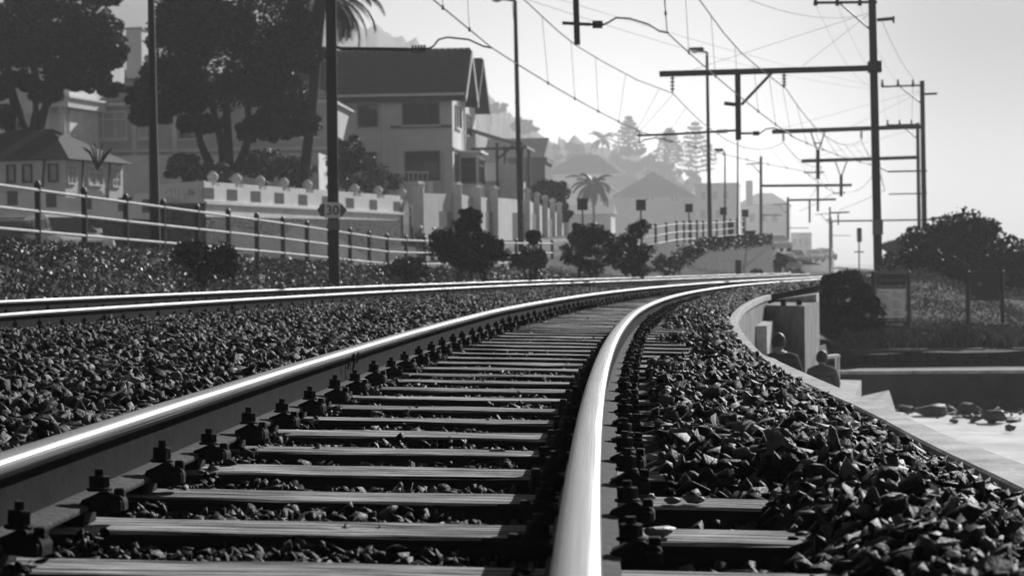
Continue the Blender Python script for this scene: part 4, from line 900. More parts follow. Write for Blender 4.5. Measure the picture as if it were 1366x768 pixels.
# receding run
u = Vector((B1.x-A1.x, B1.y-A1.y, 0)); Lw = u.length; u.normalize(); nn = Vector((-u.y, u.x, 0))
def wp(f, o=0): d = 1/((1-f)/89+f/112); px = 273+272*f; q = at(px, 300, d); return Vector((q.x, q.y, 0))+nn*o, px, d
n = 26
for k in range(n):
    f0, f1 = k/n, (k+1)/n; P0, px0, d0_ = wp(f0); P1, px1, d1_ = wp(f1); hi = (k % 3 != 1)
    y0 = (242+20*f0) if hi else (247+20*f0); y1 = y0+20/n
    obj('parapet', MB().prism([P0.xy[:], P1.xy[:], (P1+nn*.25).xy[:], (P0+nn*.25).xy[:]], [zpx(px0, 268+18*f0, d0_), zpx(px1, 268+18*f1, d1_)]+[zpx(px1, 268+18*f1, d1_), zpx(px0, 268+18*f0, d0_)], [zpx(px0, y0, d0_), zpx(px1, y1, d1_), zpx(px1, y1, d1_), zpx(px0, y0, d0_)]), PLASTW, t)
    if k % 3 == 1:
        c = (P0+P1)/2+nn*.12; z = zpx((px0+px1)/2, 247+20*(f0+f1)/2, (d0_+d1_)/2); obj('urn', MB().lathe((c.x, c.y, z), [(.12, 0), (.07, .08), (.2, .25), (.22, .38), (.12, .48), (.05, .55)], 10), PLASTW, t)
    if k % 3 == 0:
        g = MB(); Pm = P0.lerp(P1, .55)-nn*.012; uu = (P1-P0).normalized(); za, zb2 = zpx(px0, 265+18*f0, d0_), zpx(px0, 250+20*f0, d0_); g.add([Pm-uu*.5+Vector((0, 0, za)), Pm+uu*.5+Vector((0, 0, za)), Pm+uu*.5+Vector((0, 0, zb2)), Pm-uu*.5+Vector((0, 0, zb2))], [(0, 1, 2, 3)]); g.extr([g.v[0], g.v[1], g.v[2], g.v[3]], nn*.004); obj('grille', g, SIGNG, t)
P0, px0, d0_ = wp(0); P1, px1, d1_ = wp(1)
obj('white_band', MB().prism([(P0-nn*.1).xy[:], (P1-nn*.1).xy[:], (P1+nn*.3).xy[:], (P0+nn*.3).xy[:]], [zpx(273, 272, 89), zpx(545, 287, 112)]+[zpx(545, 287, 112), zpx(273, 272, 89)], [zpx(273, 269, 89), zpx(545, 284, 112)]+[zpx(545, 284, 112), zpx(273, 269, 89)]), WHITE, t)
obj('lower_wall', MB().prism([P0.xy[:], P1.xy[:], (P1+nn*.3).xy[:], (P0+nn*.3).xy[:]], [zpx(273, 289, 89), zpx(545, 294, 112)]+[zpx(545, 294, 112), zpx(273, 289, 89)], [zpx(273, 272, 89)-.003, zpx(545, 287, 112)-.003]+[zpx(545, 287, 112)-.003, zpx(273, 272, 89)-.003]), PLASTW, t)
obj('stone_base', MB().prism([(P0-nn*.06).xy[:], (P1-nn*.06).xy[:], (P1+nn*.35).xy[:], (P0+nn*.35).xy[:]], EYE-.1, [zpx(273, 289, 89)-.003, zpx(545, 294, 112)-.003]+[zpx(545, 294, 112)-.003, zpx(273, 289, 89)-.003]), MASON, t)
q, px1, d1_ = wp(.985); ar = MB(); ar.lathe((q.x, q.y, 0), [(0.01, 0)], 3) if False else None
gp = thing('gate_arch', 'dark arched gateway at the far end of the white garden wall', 'gateway', Vector((q.x, q.y, EYE+.5)))
A = []; cc_ = q-nn*.075; 
for k in range(11): an = PI*k/10; A.append(cc_+u*(math.cos(an)*.62)+Vector((0, 0, zpx(533, 285, 111)+math.sin(an)*.5)))
A = [cc_+u*.62+Vector((0, 0, EYE+.3))]+A+[cc_-u*.62+Vector((0, 0, EYE+.3))]; obj('gate_opening', MB().extr(A, -nn*.02), GLASS, gp)

# gate pillars and boundary wall farther along
bw = thing('boundary_wall', 'long pale boundary wall with square pillars running past the big house', 'wall', at(600, 320, 112))
pil = [(558, 244, 113, .5), (610, 245, 118, .42), (636, 249, 121, .42), (659, 250, 124, .4), (703, 253, 130, .3), (716, 258, 134, .3), (727, 262, 138, .3), (737, 266, 143, .3), (746, 271, 148, .3), (755, 276, 154, .3)]
for i, (px, py, d, w) in enumerate(pil):
    c = at(px, py, d); zb_ = landz(c.x, c.y)-.3; o = obj('pillar', MB().box((c.x-w/2, c.y-w/2, zb_), (c.x+w/2, c.y+w/2, c.z-.12)), PLASTW, bw)
    obj('pillar_cap', MB().lathe((c.x, c.y, c.z-.12), [(w*.72, 0), (w*.72, .07), (w*.3, .2)], 4), PLASTW, o)
for i in range(len(pil)-1):
    (a0, b0, d0_, w0), (a1, b1, d1_, w1) = pil[i], pil[i+1]; c0 = at(a0, b0+14, d0_); c1 = at(a1, b1+14, d1_); zb_ = landz(c0.x, c0.y)-.3
    obj('wall_panel', MB().prism([(c0.x+w0/2, c0.y-.1), (c1.x-w1/2, c1.y-.1), (c1.x-w1/2, c1.y+.1), (c0.x+w0/2, c0.y+.1)], zb_, [c0.z, c1.z, c1.z, c0.z]), PLASTD if i != 3 else PLAST, bw)
    if i in (0, 2, 3, 4, 6):
        z = zb_+ (c0.z-zb_)*.72; f_ = (.35, .85) if i == 0 else (.15, .9); g0 = c0.lerp(c1, f_[0]); g1 = c0.lerp(c1, f_[1]); obj('gate', MB().prism([(g0.x, g0.y-.16), (g1.x, g1.y-.16), (g1.x, g1.y-.115), (g0.x, g0.y-.115)], zb_, z), TIMBER if i else BOARD, bw)
for px, py, d, lab in ((650, 236, 120, 'pale garden statue-like finial on the left of the pair beyond the bay window'), (663, 240, 124, 'pale finial on the right of the pair beyond the bay window')):
    pass

# distant buildings
def bld(px0, px1, ytop, ybot, D, dep, lab, a=.1, roof='flat', wm=PLAST, rm=ROOFL, yr=None, wins=(), name='building', group=None):
    fr = Frame(px1, D, a); w = (px1-px0)/(F/D); zt_ = zpx((px0+px1)/2, ytop, D); zb_ = zpx((px0+px1)/2, ybot, D)
    t = thing(name, lab, 'building', fr(-w/2, dep/2, zb_), group); obj('wall', MB().box((-w, 0, zb_-6), (0, dep, zt_), fr), wm, t)
    zr = zpx((px0+px1)/2, yr, D) if yr else zt_+.3; e = .4
    if roof == 'gable': m_ = MB(); m_.extr([fr(-w-e, -e, zt_-.1), fr(-w-e, dep+e, zt_-.1), fr(-w-e, dep/2, zr)], fr.u*(w+2*e)); obj('roof', m_, rm, t)
    elif roof == 'hip': m_ = MB(); k = min(w*.35, dep/2); m_.add([fr(-w-e, -e, zt_+.01), fr(e, -e, zt_+.01), fr(e, dep+e, zt_+.01), fr(-w-e, dep+e, zt_+.01), fr(-w+k, dep/2, zr), fr(-k, dep/2, zr)], [(0, 1, 5, 4), (1, 2, 5), (2, 3, 4, 5), (3, 0, 4), (3, 2, 1, 0)]); obj('roof', m_, rm, t)
    elif roof == 'front': m_ = MB(); m_.extr([fr(-w-e, -e, zt_-.1), fr(e, -e, zt_-.1), fr(-w/2, -e, zr)], fr.v*(dep+e)); obj('roof', m_, rm, t)
    else: obj('parapet', MB().box((-w-.2, -.2, zt_+.01), (.2, dep, zt_+.5), fr), wm, t)
    for (p0, p1, q0, q1) in wins: quad_win(t, fr, 'f', (p0-px1)/(F/D), (p1-px1)/(F/D), zpx(p0, q1, D), zpx(p0, q0, D), mull=1, sill=False, frame_m=PLASTW)
    return t
bld(648, 722, 214, 300, 290, 12, 'pale house with its gable end lit, beyond the veranda', a=.12, roof='gable', yr=181, wm=PLAST, rm=ROOFL, wins=((672, 682, 222, 234),))
bld(680, 728, 217, 300, 235, 8, 'plain dark grey block below the lit gable end', a=.1, roof='flat', wm=mat('slate_grey', .1, .9))
bld(728, 830, 232, 300, 900, 30, 'wide hazy house with a long low roof on the slope', a=.1, roof='hip', yr=204, wins=((750, 760, 245, 255), (800, 810, 245, 255)))
bld(775, 870, 250, 320, 850, 24, 'hazy low house under the skyline palm', a=.1, roof='hip', yr=232, wm=PLAST, wins=((800, 808, 260, 270), (830, 838, 260, 270)))
bld(815, 928, 262, 325, 800, 36, 'large hazy brick building behind the fenced embankment', a=.1, roof='front', yr=229, wins=((861, 866, 259, 268), (868, 872, 259, 268), (895, 899, 259, 268), (901, 905, 259, 268), (850, 856, 290, 302)))
bld(928, 985, 246, 325, 780, 28, 'pale three-storey building lit from the side, behind the tall street lamp', a=.12, roof='flat', wm=PLASTW, wins=((935, 942, 255, 265), (950, 957, 255, 265), (965, 972, 255, 265), (935, 942, 280, 292), (955, 962, 280, 292)))
t = bld(985, 1052, 272, 345, 850, 46, 'big hazy block with a sloping roof beyond the embankment end', a=.13, roof='hip', yr=255, wins=((1000, 1007, 285, 296), (1015, 1022, 285, 296), (1030, 1037, 285, 296)))
fr = Frame(1000, 846, .1); obj('chimney', MB().box((-1.2, 0, zpx(1000, 275, 846)), (1.2, 3.2, zpx(1000, 241, 846)), fr), PLASTD, t)
bld(1050, 1082, 312, 350, 900, 28, 'low hazy shop row farther down the line', a=.13, roof='flat', wm=PLASTD, wins=((1058, 1062, 318, 328), (1066, 1070, 318, 328), (1073, 1077, 318, 328)))
bld(740, 815, 285, 330, 450, 14, 'pale low garage building behind the square boards', a=.1, roof='gable', yr=272, wm=PLAST)
bld(1078, 1112, 338, 358, 900, 26, 'tiny hazy building at the vanishing point', a=.13, roof='hip', yr=330)

# stone embankment with fence
em = thing('stone_embankment', 'rough stone embankment wall beside the far track, overgrown on top', 'embankment', (10, 120, EYE-.8)); V = []
emd = [96, 102, 108, 114, 120, 126, 132, 138, 143, 147.5]
def emx(d): return float(np.interp(d, [96, 147.5], [(874-683)/F*96, (1030-683)/F*147.5]))
def emt(d): px = 683+emx(d)/d*F; return zpx(px, float(np.interp(px, [874, 905, 945, 1005, 1030], [368, 350, 325, 321, 318])), d)
b = MB()
for d in emd: x = emx(d); zt_ = emt(d); bx_ = min(x-.6, fx(d)-.9); V += [(x+.15, d, EYE-1.4), (x, d+.05, zt_), (bx_, d+.2, max(zt_+.05, fz(d)-.02) if d > 110 else zt_+.05), (bx_-.4, d+.2, EYE-1.4)]
b.add(V, [(i*4+j, i*4+(j+1) % 4, (i+1)*4+(j+1) % 4, (i+1)*4+j) for i in range(len(emd)-1) for j in range(4)]+[(0, 1, 2, 3), (39, 38, 37, 36)])
obj('stone_face', b, MASON, em)
C = []
for _ in range(5200):
    d = r.uniform(98, 147); x = emx(d)-abs(r.normal(0, .35)); C.append((x+.12, d, emt(d)+r.uniform(-.35, .3)*(1 if r.random() < .5 else .6)))
V, Fs = leaf_arrays(np.array(C), .09, r, .5); npobj('overgrowth', V, Fs, LEAF, em)
for i, (px, py, d, rx, rz, lab) in enumerate(((965, 360, 128, .6, .3, 'pale tufty bush at the foot of the embankment beside the trackside post'), (1010, 362, 132, .5, .3, 'low weed clump at the foot of the embankment end'), (885, 350, 100, .5, .5, 'creeper-covered hump at the low start of the embankment'))):
    bush('embankment_bush', px, py, d, rx, rz, lab, m=LEAFG, leaf=.08, nb=12, per=70, group='bushes at the foot of the embankment', seed=160+i, zbase=EYE-1)
# trackside post
c = at(985, 371, 118); tag(obj('trackside_post', MB().box((c.x-.14, c.y-.14, c.z-.4), (c.x+.14, c.y+.14, zpx(985, 347, 118))), STEEL, loc=(c.x, c.y, c.z-.4), bevel=.02), 'short dark post standing between embankment and far track', 'post')

# ---------------------------------------------------------------- fence
FENW = mat('weathered_white_paint', .5, .7, 0, .3, var=.3, scale=5)
fen = thing('railing_fence', 'long fence of white rails on dark posts along the road above the tracks', 'fence', (fx(60), 60, fz(60)))
def post(x, y, zb, h):
    o = obj('fence_post', MB().lathe((x, y, zb-.4), [(.06, 0), (.06, .4+h-.03), (.075, .4+h), (.06, .4+h+.05), (.02, .4+h+.09)], 8), STEEL, fen)
arc = [(fx(d), d) for d in np.arange(33, 146.5, .05)]; Sx = [0]
for a_, b_ in zip(arc[:-1], arc[1:]): Sx.append(Sx[-1]+math.hypot(b_[0]-a_[0], b_[1]-a_[1]))
def fposts(d0, d1, step=2.66):
    s0 = np.interp(d0, [a[1] for a in arc], Sx); s1 = np.interp(d1, [a[1] for a in arc], Sx); n = round((s1-s0)/step)
    return [float(np.interp(s0+(s1-s0)*k/n, Sx, [a[1] for a in arc])) for k in range(n+1)]
H3 = (.98, .58, .2)
def fence_run(d0, d1, cuts=2):
    pd = fposts(d0, d1)
    for d in pd: post(fx(d), d, fz(d), 1.08)
    n = len(pd); b_ = [round(i*(n-1)/cuts) for i in range(cuts+1)]
    for hh in H3:
        for i in range(cuts):
            seg = pd[b_[i]:b_[i+1]+1]; obj('fence_rail', MB().tube([(fx(d)+(0.02 if i == 0 else .02), d+(.01 if i else 0), fz(d)+hh) for d in seg], .03, 8), FENW, fen)
fence_run(33, 105.5, 3)
fn2 = thing('railing_fence', 'shorter stretch of white railings climbing on to the stone embankment', 'fence', (9, 128, EYE+1)); fen = fn2
fence_run(107.5, 146, 2)

# ---------------------------------------------------------------- overhead line equipment
def insulator(p, q, parent, r=.09, n=5):
    p = Vector(p); q = Vector(q); b = MB(); b.tube([p, q], .025, 6)
    for k in range(n):
        c = p.lerp(q, .2+.6*k/(n-1)); t = (q-p).normalized()*.02; b.tube([c-t, c+t], r, 10)
    return obj('insulator', b, STEEL, parent, smooth=False)
# gantry at 50 m : left pole
D0 = 50
pb = at(446, 395, D0); pt = at(441, -45, D0); zb_ = landz(pb.x, pb.y)
g0 = thing('catenary_mast', 'thick dark steel pole with a number sign, left of centre', 'mast', (pb.x, pb.y, zb_), 'catenary masts')
px_t = pt.x
obj('pole', MB().tube([(pb.x, D0, zb_-.3), (pb.x, D0, pt.z+.6)], [.155, .135], 4), STEEL, g0)
obj('angle_strip', MB().box((pb.x+.09, D0-.06, zb_), (pb.x+.117, D0-.02, pt.z)), STEELM, g0)
m_ = at(457, 65, D0); e1 = at(545, 66, D0); e2 = at(572, 65, D0)
o = obj('bracket_arm', MB().tube([at(446, 62, D0), at(455, 65, D0), e1], .035, 6), STEEL, g0); insulator(e1, e2, o, .08)
obj('steady_arm', MB().tube([e2, at(578, 62, D0), at(585, 53, D0), at(597, 50, D0), at(625, 53, D0), at(645, 62, D0), at(656, 64, D0)], .02, 5), STEEL, o)
bm0 = at(768, -75, D0); beam = MB().bar((pb.x-.2, D0, pt.z+.4), (bm0.x+1.8, D0, bm0.z), .2, .26); obj('beam', beam, STEEL, g0)
a_, b_ = at(766, -70, D0), at(770, 60, D0); obj('drop_post', MB().bar(a_, b_, .12, .16), STEEL, g0)
o = obj('bracket_arm', MB().tube([at(750, 31, D0), at(788, 33, D0)], .035, 6), STEEL, g0); insulator(at(788, 33, D0), at(806, 33, D0), o, .08)
obj('steady_arm', MB().tube([at(806, 33, D0), at(812, 30, D0), at(822, 24, D0), at(840, 25, D0), at(866, 33, D0), at(880, 42, D0), at(892, 44, D0)], .02, 5), STEEL, o)
# speed sign on the pole
sg = thing('speed_sign', 'dark double-pointed plate reading 30 fixed to the thick pole', 'sign', at(443, 280, D0-.2)); dS = D0-.22
A = [at(423, 280, dS), at(428, 272, dS), at(456, 272, dS), at(463, 280, dS), at(456, 289, dS), at(428, 289, dS)]
obj('arrow_plate', MB().extr(A, (0, .02, 0)), SIGNG, sg)
A = [at(433, 270, dS-.03), at(454, 270, dS-.03), at(454, 291, dS-.03), at(433, 291, dS-.03)]; obj('number_plate', MB().extr(A, (0, .02, 0)), SIGNL, sg)
c = at(443.5, 281, dS-.045); text('30', c, .27, INK, sg, name='digits')
A = [at(437, 293, dS), at(453, 293, dS), at(453, 307, dS), at(437, 307, dS)]; obj('lower_plate', MB().extr(A, (0, .02, 0)), SIGNG, sg)

def mast(px, ybase, ytop, D, w, name_lab, lean=0, right=True):
    b0 = at(px, ybase, D); t0 = at(px+lean, ytop, D); zb_ = b0.z-1.2
    t = thing('catenary_mast', name_lab, 'mast', (b0.x, b0.y, zb_), 'catenary masts'); 
    obj('pole', MB().tube([(b0.x, D, zb_), (t0.x, D, t0.z)], [w*.72, w*.6], 4), STEEL, t); return t
def hang_ins(px, py0, py1, D, par): insulator(at(px, py0, D), at(px, py1, D), par, .07, 4)
# gantry 1
D1 = 75; g1 = mast(1172, 358, -14, D1, .24, 'tallest thick dark mast right of centre carrying a long cross beam', lean=-9)
bm = obj('beam', MB().bar(at(1168, 91, D1-.2), at(880, 99, D1+.9), .2, .17), STEEL, g1)
obj('drop_post', MB().bar(at(984, 96, D1+.6), at(985, 187, D1+.6), .16, .2), STEEL, g1)
obj('brace', MB().tube([at(1030, 97, D1+.5), at(989, 140, D1+.6)], .045, 6), STEEL, g1)
o = obj('bracket_arm', MB().tube([at(850, 181, D1+.6), at(900, 179, D1+.6), at(984, 174, D1+.6)], .035, 6), STEEL, g1); insulator(at(955, 176, D1+.6), at(972, 175, D1+.6), o, .07, 4)
obj('arm_end', MB().tube([at(853, 176, D1+.6), at(853, 192, D1+.6), at(858, 187, D1+.6), at(875, 184, D1+.6), at(898, 190, D1+.6)], .02, 5), STEEL, o)
o = obj('bracket_arm', MB().tube([at(985, 178, D1+.5), at(1003, 178, D1+.5)], .035, 6), STEEL, g1); insulator(at(1003, 178, D1+.5), at(1014, 178, D1+.5), o, .07, 4)
obj('steady_arm', MB().tube([at(1014, 178, D1), at(1022, 172, D1), at(1032, 171, D1), at(1050, 176, D1), at(1062, 185, D1)], .02, 5), STEEL, o)
obj('short_arm', MB().tube([at(966, 138, D1+.6), at(984, 140, D1+.6)], .06, 6), STEEL, g1)
hang_ins(897, 100, 124, D1+.8, bm); hang_ins(1046, 97, 118, D1+.4, bm)
ca = obj('cross_arm', MB().bar(at(1087, 4, D1), at(1170, 3, D1), .08, .08), STEEL, g1)
for px in (1088, 1117, 1147): obj('pin_insulator', MB().lathe(at(px, 8, D1), [(.06, 0), (.07, .1), (.04, .22), (.06, .3)], 8), STEEL, ca)
obj('cross_arm_brace', MB().tube([at(1121, 5, D1), at(1160, 39, D1)], .03, 5), STEEL, g1)
obj('seaward_arm', MB().bar(at(1170, 27, D1), at(1193, 25, D1), .08, .1), STEEL, g1); obj('tie_rod', MB().tube([at(1192, 22, D1), at(1192, 31, D1)], .035, 6), STEEL, g1)
obj('collar', MB().tube([at(1166.5, 82, D1), at(1167, 97, D1)], .27, 4), STEEL, g1)
A = [at(1164, 293, D1-.25), at(1178, 293, D1-.25), at(1178, 313, D1-.25), at(1164, 313, D1-.25)]; obj('number_band', MB().extr(A, (0, .03, 0)), SIGNG, g1)
# gantry 2
D2 = 115; g2 = mast(1234, 352, 108, D2, .22, 'second dark mast with insulator cross arm, right of the thick one', lean=-4)
bm = obj('beam', MB().bar(at(1228, 169, D2-.3), at(1030, 176, D2+1), .18, .2), STEEL, g2)
vp = MB(); 
for s in (-10, 10): vp.tube([at(1091+s, 174, D2+.5), at(1091, 204, D2+.5)], .035, 5)
vp.bar(at(1091, 200, D2+.5), at(1091, 239, D2+.5), .16, .16); vp.tube([at(1085, 191, D2+.5), at(1097, 191, D2+.5)], .03, 5); obj('drop_post', vp, STEEL, g2)
o = obj('bracket_arm', MB().tube([at(1072, 230, D2+.5), at(1099, 230, D2+.5)], .035, 5), STEEL, g2)
o2 = obj('bracket_arm', MB().tube([at(1237, 228, D2), at(1184, 229, D2)], .04, 5), STEEL, g2); obj('steady_arm', MB().tube([at(1184, 229, D2), at(1170, 222, D2)], .02, 5), STEEL, o2); obj('bracket_arm', MB().tube([at(1237, 258, D2), at(1186, 259, D2)], .03, 5), STEEL, g2)
hang_ins(1045, 178, 189, D2+.9, bm); hang_ins(1149, 174, 186, D2+.3, bm)
ca = obj('cross_arm', MB().bar(at(1176, 116, D2), at(1229, 114, D2), .08, .08), STEEL, g2)
for px in (1177, 1198, 1218): obj('pin_insulator', MB().lathe(at(px, 116, D2), [(.06, 0), (.07, .1), (.04, .25), (.06, .33)], 8), STEEL, ca)
obj('cross_arm_brace', MB().tube([at(1201, 116, D2), at(1230, 139, D2)], .035, 5), STEEL, g2); obj('seaward_arm', MB().bar(at(1230, 126, D2), at(1250, 125, D2), .08, .1), STEEL, g2)
# gantry 3
D3 = 141; g3 = mast(1227, 352, 164, D3, .2, 'third dark mast overlapping the second at the right', lean=-3)
obj('beam', MB().bar(at(1225, 210, D3), at(1069, 215, D3+1), .18, .2), STEEL, g3); vp = MB()
for s in (-8, 8): vp.tube([at(1122+s, 214, D3), at(1122, 237, D3)], .035, 5)
vp.bar(at(1122, 233, D3), at(1122, 262, D3), .16, .16); obj('drop_post', vp, STEEL, g3)
obj('bracket_arm', MB().tube([at(1112, 258, D3), at(1128, 257, D3)], .035, 5), STEEL, g3)
ca = obj('cross_arm', MB().bar(at(1183, 167, D3), at(1226, 166, D3), .08, .08), STEEL, g3)
for px in (1184, 1200, 1216): obj('pin_insulator', MB().lathe(at(px, 168, D3), [(.06, 0), (.07, .1), (.04, .25), (.06, .33)], 8), STEEL, ca)
obj('cross_arm_brace', MB().tube([at(1202, 167, D3), at(1222, 184, D3)], .035, 5), STEEL, g3)
# left-side masts in the distance
for (px, yb, ytp, D, xb, yb1, dp_px, dp_y, lab) in ((1015, 345, 209, 188, 1136, 248, 1091, 282, 'grey mast standing at the end of the stone embankment'), (1051, 358, 263, 230, 1115, 267, 1080, 297, 'slim hazy mast just beyond the embankment end'), (1107, 358, 276, 290, 1133, 284, 1118, 300, 'faintest slim mast near the vanishing point')):
    t = mast(px, yb, ytp, D, .22, lab); obj('beam', MB().bar(at(px, yb1, D), at(xb, yb1-1, D), .18, .2), STEEL, t); obj('drop_post', MB().bar(at(dp_px, yb1, D), at(dp_px, dp_y, D), .16, .2), STEEL, t)
    obj('bracket_arm', MB().tube([at(px, (yb1+dp_y)/2+22, D), at(px+28, (yb1+dp_y)/2+22, D)], .04, 5), STEEL, t); obj('cross_arm', MB().bar(at(px-20, ytp+10, D), at(px, ytp+9, D), .08, .08), STEEL, t); obj('cross_arm_brace', MB().tube([at(px-12, ytp+10, D), at(px-1, ytp+22, D)], .04, 5), STEEL, t)
t = thing('portal_gantry', 'faint distant portal beam spanning the line near the horizon', 'gantry', at(1108, 350, 350)); obj('beam', MB().bar(at(1108, 295, 350), at(1245, 293, 350), .2, .25), STEEL, t)
for px in (1108, 1245): obj('pole', MB().bar(at(px, 355, 350), at(px, 290, 350), .25, .25), STEEL, t)
# signal
c = at(1146, 365, 165); t = thing('railway_signal', 'small black-headed railway signal on a thin post near the vanishing point', 'signal', (c.x, c.y, c.z-.6)); obj('post', MB().tube([(c.x, c.y, c.z-.6), at(1146, 306, 165)], .05, 6), STEEL, t)
q0 = at(1146, 323, 165); q1 = at(1146, 304, 165); h_ = obj('signal_head', MB().box((q0.x-.16, q0.y-.25, q0.z), (q0.x+.16, q0.y-.06, q1.z)), BLACK, t, bevel=.04)
for k in range(3): z = q0.z+(q1.z-q0.z)*(.2+.3*k); obj('lamp_lens', MB().tube([(q0.x, q0.y-.27, z), (q0.x, q0.y-.36, z)], .08, 10), GLASS, h_)
p0 = at(1140, 336, 165); p1 = at(1152, 336, 165); obj('platform', MB().bar(p0, p1, .3, .08), STEEL, t)

# wires
def sagw(p, q, sag, n=16): p = Vector(p); q = Vector(q); return [p.lerp(q, i/n)-Vector((0, 0, sag*4*(i/n)*(1-i/n))) for i in range(n+1)]
def wire(name, chain, lab, rr_=.014, m=WIRE, group='overhead wires', drop=None):
    pts = []
    for c in chain: pts += c if not pts else c[1:]
    t = thing(name, lab, 'wire', pts[0], group); obj('cable', MB().tube(pts, rr_, 4), m, t); return t, pts
b2 = Vector((-5.6, -4, EYE+4.55)); b1 = Vector((-.6, -4, EYE+4.75))
c2a, c2b, c2c, c2d, c2e = at(656, 64, D0), at(855, 176, D1), at(1072, 228, D2), at(1113, 257, D3), at(1066, 282, 188)
def zlen(p): return p
_, cw2 = wire('contact_wire', [sagw(b2, c2a, .05), sagw(c2a, c2b, .1), sagw(c2b, c2c, .1), sagw(c2c, c2d, .05), sagw(c2d, c2e, .05)], 'lower overhead wire of the far track, held by the pole arm')
c1a, c1b, c1c, c1d, c1e = at(890, 44, D0), at(1060, 184, D1), at(1172, 222, D2), at(1180, 254, D3), at(1120, 280, 188)
_, cw1 = wire('contact_wire', [sagw(b1, c1a, .05), sagw(c1a, c1b, .1), sagw(c1b, c1c, .1), sagw(c1c, c1d, .05), sagw(c1d, c1e, .05)], 'lower overhead wire of the near track, held by the hanging post arm')
m2a, m2b, m2c, m2d = at(648, -48, D0), at(898, 125, D1+.8), at(1045, 190, D2+.9), at(1096, 222, D3)
t2, mw2 = wire('messenger_wire', [sagw(Vector((-5.4, -4, EYE+5.9)), m2a, .5), [m2a, at(724, 23, 57.3), at(747, 44, 59.8), at(770, 62, 62.4), at(805, 83, 67.1), at(850, 107, 71.3), m2b], sagw(m2b, m2c, .9), sagw(m2c, m2d, .4), sagw(m2d, at(1080, 262, 188), .5)], 'upper sagging wire of the far track with droppers')
m1a, m1b, m1c, m1d = at(885, -72, D0), at(1049, 119, D1+.4), at(1149, 187, D2+.3), at(1175, 218, D3)
t1, mw1 = wire('messenger_wire', [sagw(Vector((-.4, -4, EYE+6.1)), m1a, .5), [m1a, at(933, 0, 55.4), at(966, 45, 59.4), at(990, 72, 62.8), at(1020, 97, 68.5), m1b], sagw(m1b, m1c, .8), sagw(m1c, m1d, .4), sagw(m1d, at(1132, 256, 188), .5)], 'upper sagging wire of the near track passing the beam insulator')
def interp_y(pts, y):
    for a, b in zip(pts[:-1], pts[1:]):
        if a.y <= y <= b.y: return a.lerp(b, (y-a.y)/(b.y-a.y))
    return None
for t, mw, cw in ((t2, mw2, cw2), (t1, mw1, cw1)):
    for y in list(np.arange(38, 50, 4))+list(np.arange(53, 75, 4.2))+list(np.arange(79, 115, 6))+list(np.arange(119, 141, 7)):
        a, b = interp_y(mw, y), interp_y(cw, y)
        if a and b: obj('dropper', MB().tube([a, b], .007, 4), WIRE, t); obj('clamp', MB().tube([b-Vector((0, .04, .03)), b+Vector((0, .04, .03))], .025, 5), STEEL, t)
wire('white_cable', [sagw(at(690, -18, 48), at(1177, 117, D2), .15, 24)], 'upper of the two bright thin cables crossing the sky to the second mast', .0085, WIREL)
wire('white_cable', [sagw(at(690, -5, 48), at(1185, 121, D2), .35, 24)], 'lower of the two bright thin cables crossing the sky to the second mast', .0085, WIREL)
wire('stay_wire', [sagw(at(1158, 18, D1), at(925, 93, D1+.8), 0)], 'long straight stay from the thick mast down to the far end of its beam', .007)
wire('stay_wire', [sagw(at(1158, 20, D1), at(1071, 88, D1+.4), 0)], 'short straight stay from the thick mast to the middle of its beam', .007)
wire('stay_wire', [sagw(at(898, 126, D1), at(853, 176, D1), 0)], 'slanting stay at the left end of the long beam', .007)
wire('feeder_wire', [sagw(at(990, -4, 60), at(1150, 21, D1), .25)], 'thin curved wire entering from the top edge to the thick mast', .008)
wire('feeder_wire', [sagw(at(1176, 27, D1), at(1218, 104, D2), .2), sagw(at(1218, 104, D2), at(1216, 160, D3), .3)], 'thin wire from the seaward arm of the thick mast to the second mast', .008)
for i, (px, lab) in enumerate(((1088, 'left'), (1117, 'middle'), (1147, 'right'))):
    wire('feeder_wire', [sagw(at(px, 6, D1), at((1177, 1198, 1218)[i], 113, D2), .9), sagw(at((1177, 1198, 1218)[i], 113, D2), at((1184, 1200, 1216)[i], 165, D3), .5)], lab+' pin-insulator wire from the thick mast onward', .004)
for (x0, y0, x1, y1, DD, lab) in ((1228, 121, 1030, 175, D2, 'faint stay of the second mast to its beam end'), (1228, 123, 1130, 172, D2, 'faint stay of the second mast to mid beam'), (1225, 171, 1071, 214, D3, 'faint stay of the third mast to its beam end')):
    wire('stay_wire', [sagw(at(x0, y0, DD), at(x1, y1, DD), 0)], lab, .007)

# street lamps
def lamp(px, ybase, ytop, D, w, lab, head=None, armpx=0, lean=0):
    b0 = at(px, ybase, D); t0 = at(px+lean, ytop, D); zb_ = min(b0.z, landz(b0.x, b0.y))-.1 if b0.x < fx(D)+1 else b0.z-.6; t = thing('street_lamp', lab, 'street lamp', (b0.x, D, zb_), 'street lamps')
    obj('pole', MB().tube([(b0.x, D, zb_), (b0.x, D, zb_+1.2), (t0.x*.5+b0.x*.5, D, (t0.z+zb_)/2), (t0.x, D, t0.z)], [w*.65, w*.6, w*.5, w*.38], 8), STEEL, t)
    if armpx:
        e = at(px+lean-armpx, ytop-2, D); obj('arm', MB().tube([(t0.x, D, t0.z), (e.x, D, e.z+.05)], w*.25, 6), STEEL, t); hx0 = e.x; mid = (e.x+t0.x)/2
        h_ = obj('lamp_head', MB().extr([(e.x-.12, D-.14, e.z+.02), (e.x-.05, D-.14, e.z+.16), (mid+.2, D-.14, e.z+.18), (mid+.3, D-.14, e.z+.05), (mid+.15, D-.14, e.z-.05)], (0, .28, 0)), STEEL, t)
        obj('lamp_glass', MB().lathe((e.x+.25, D, e.z-.14), [(.05, 0), (.2, .05), (.22, .13)], 10), SIGNL, h_)
    return t
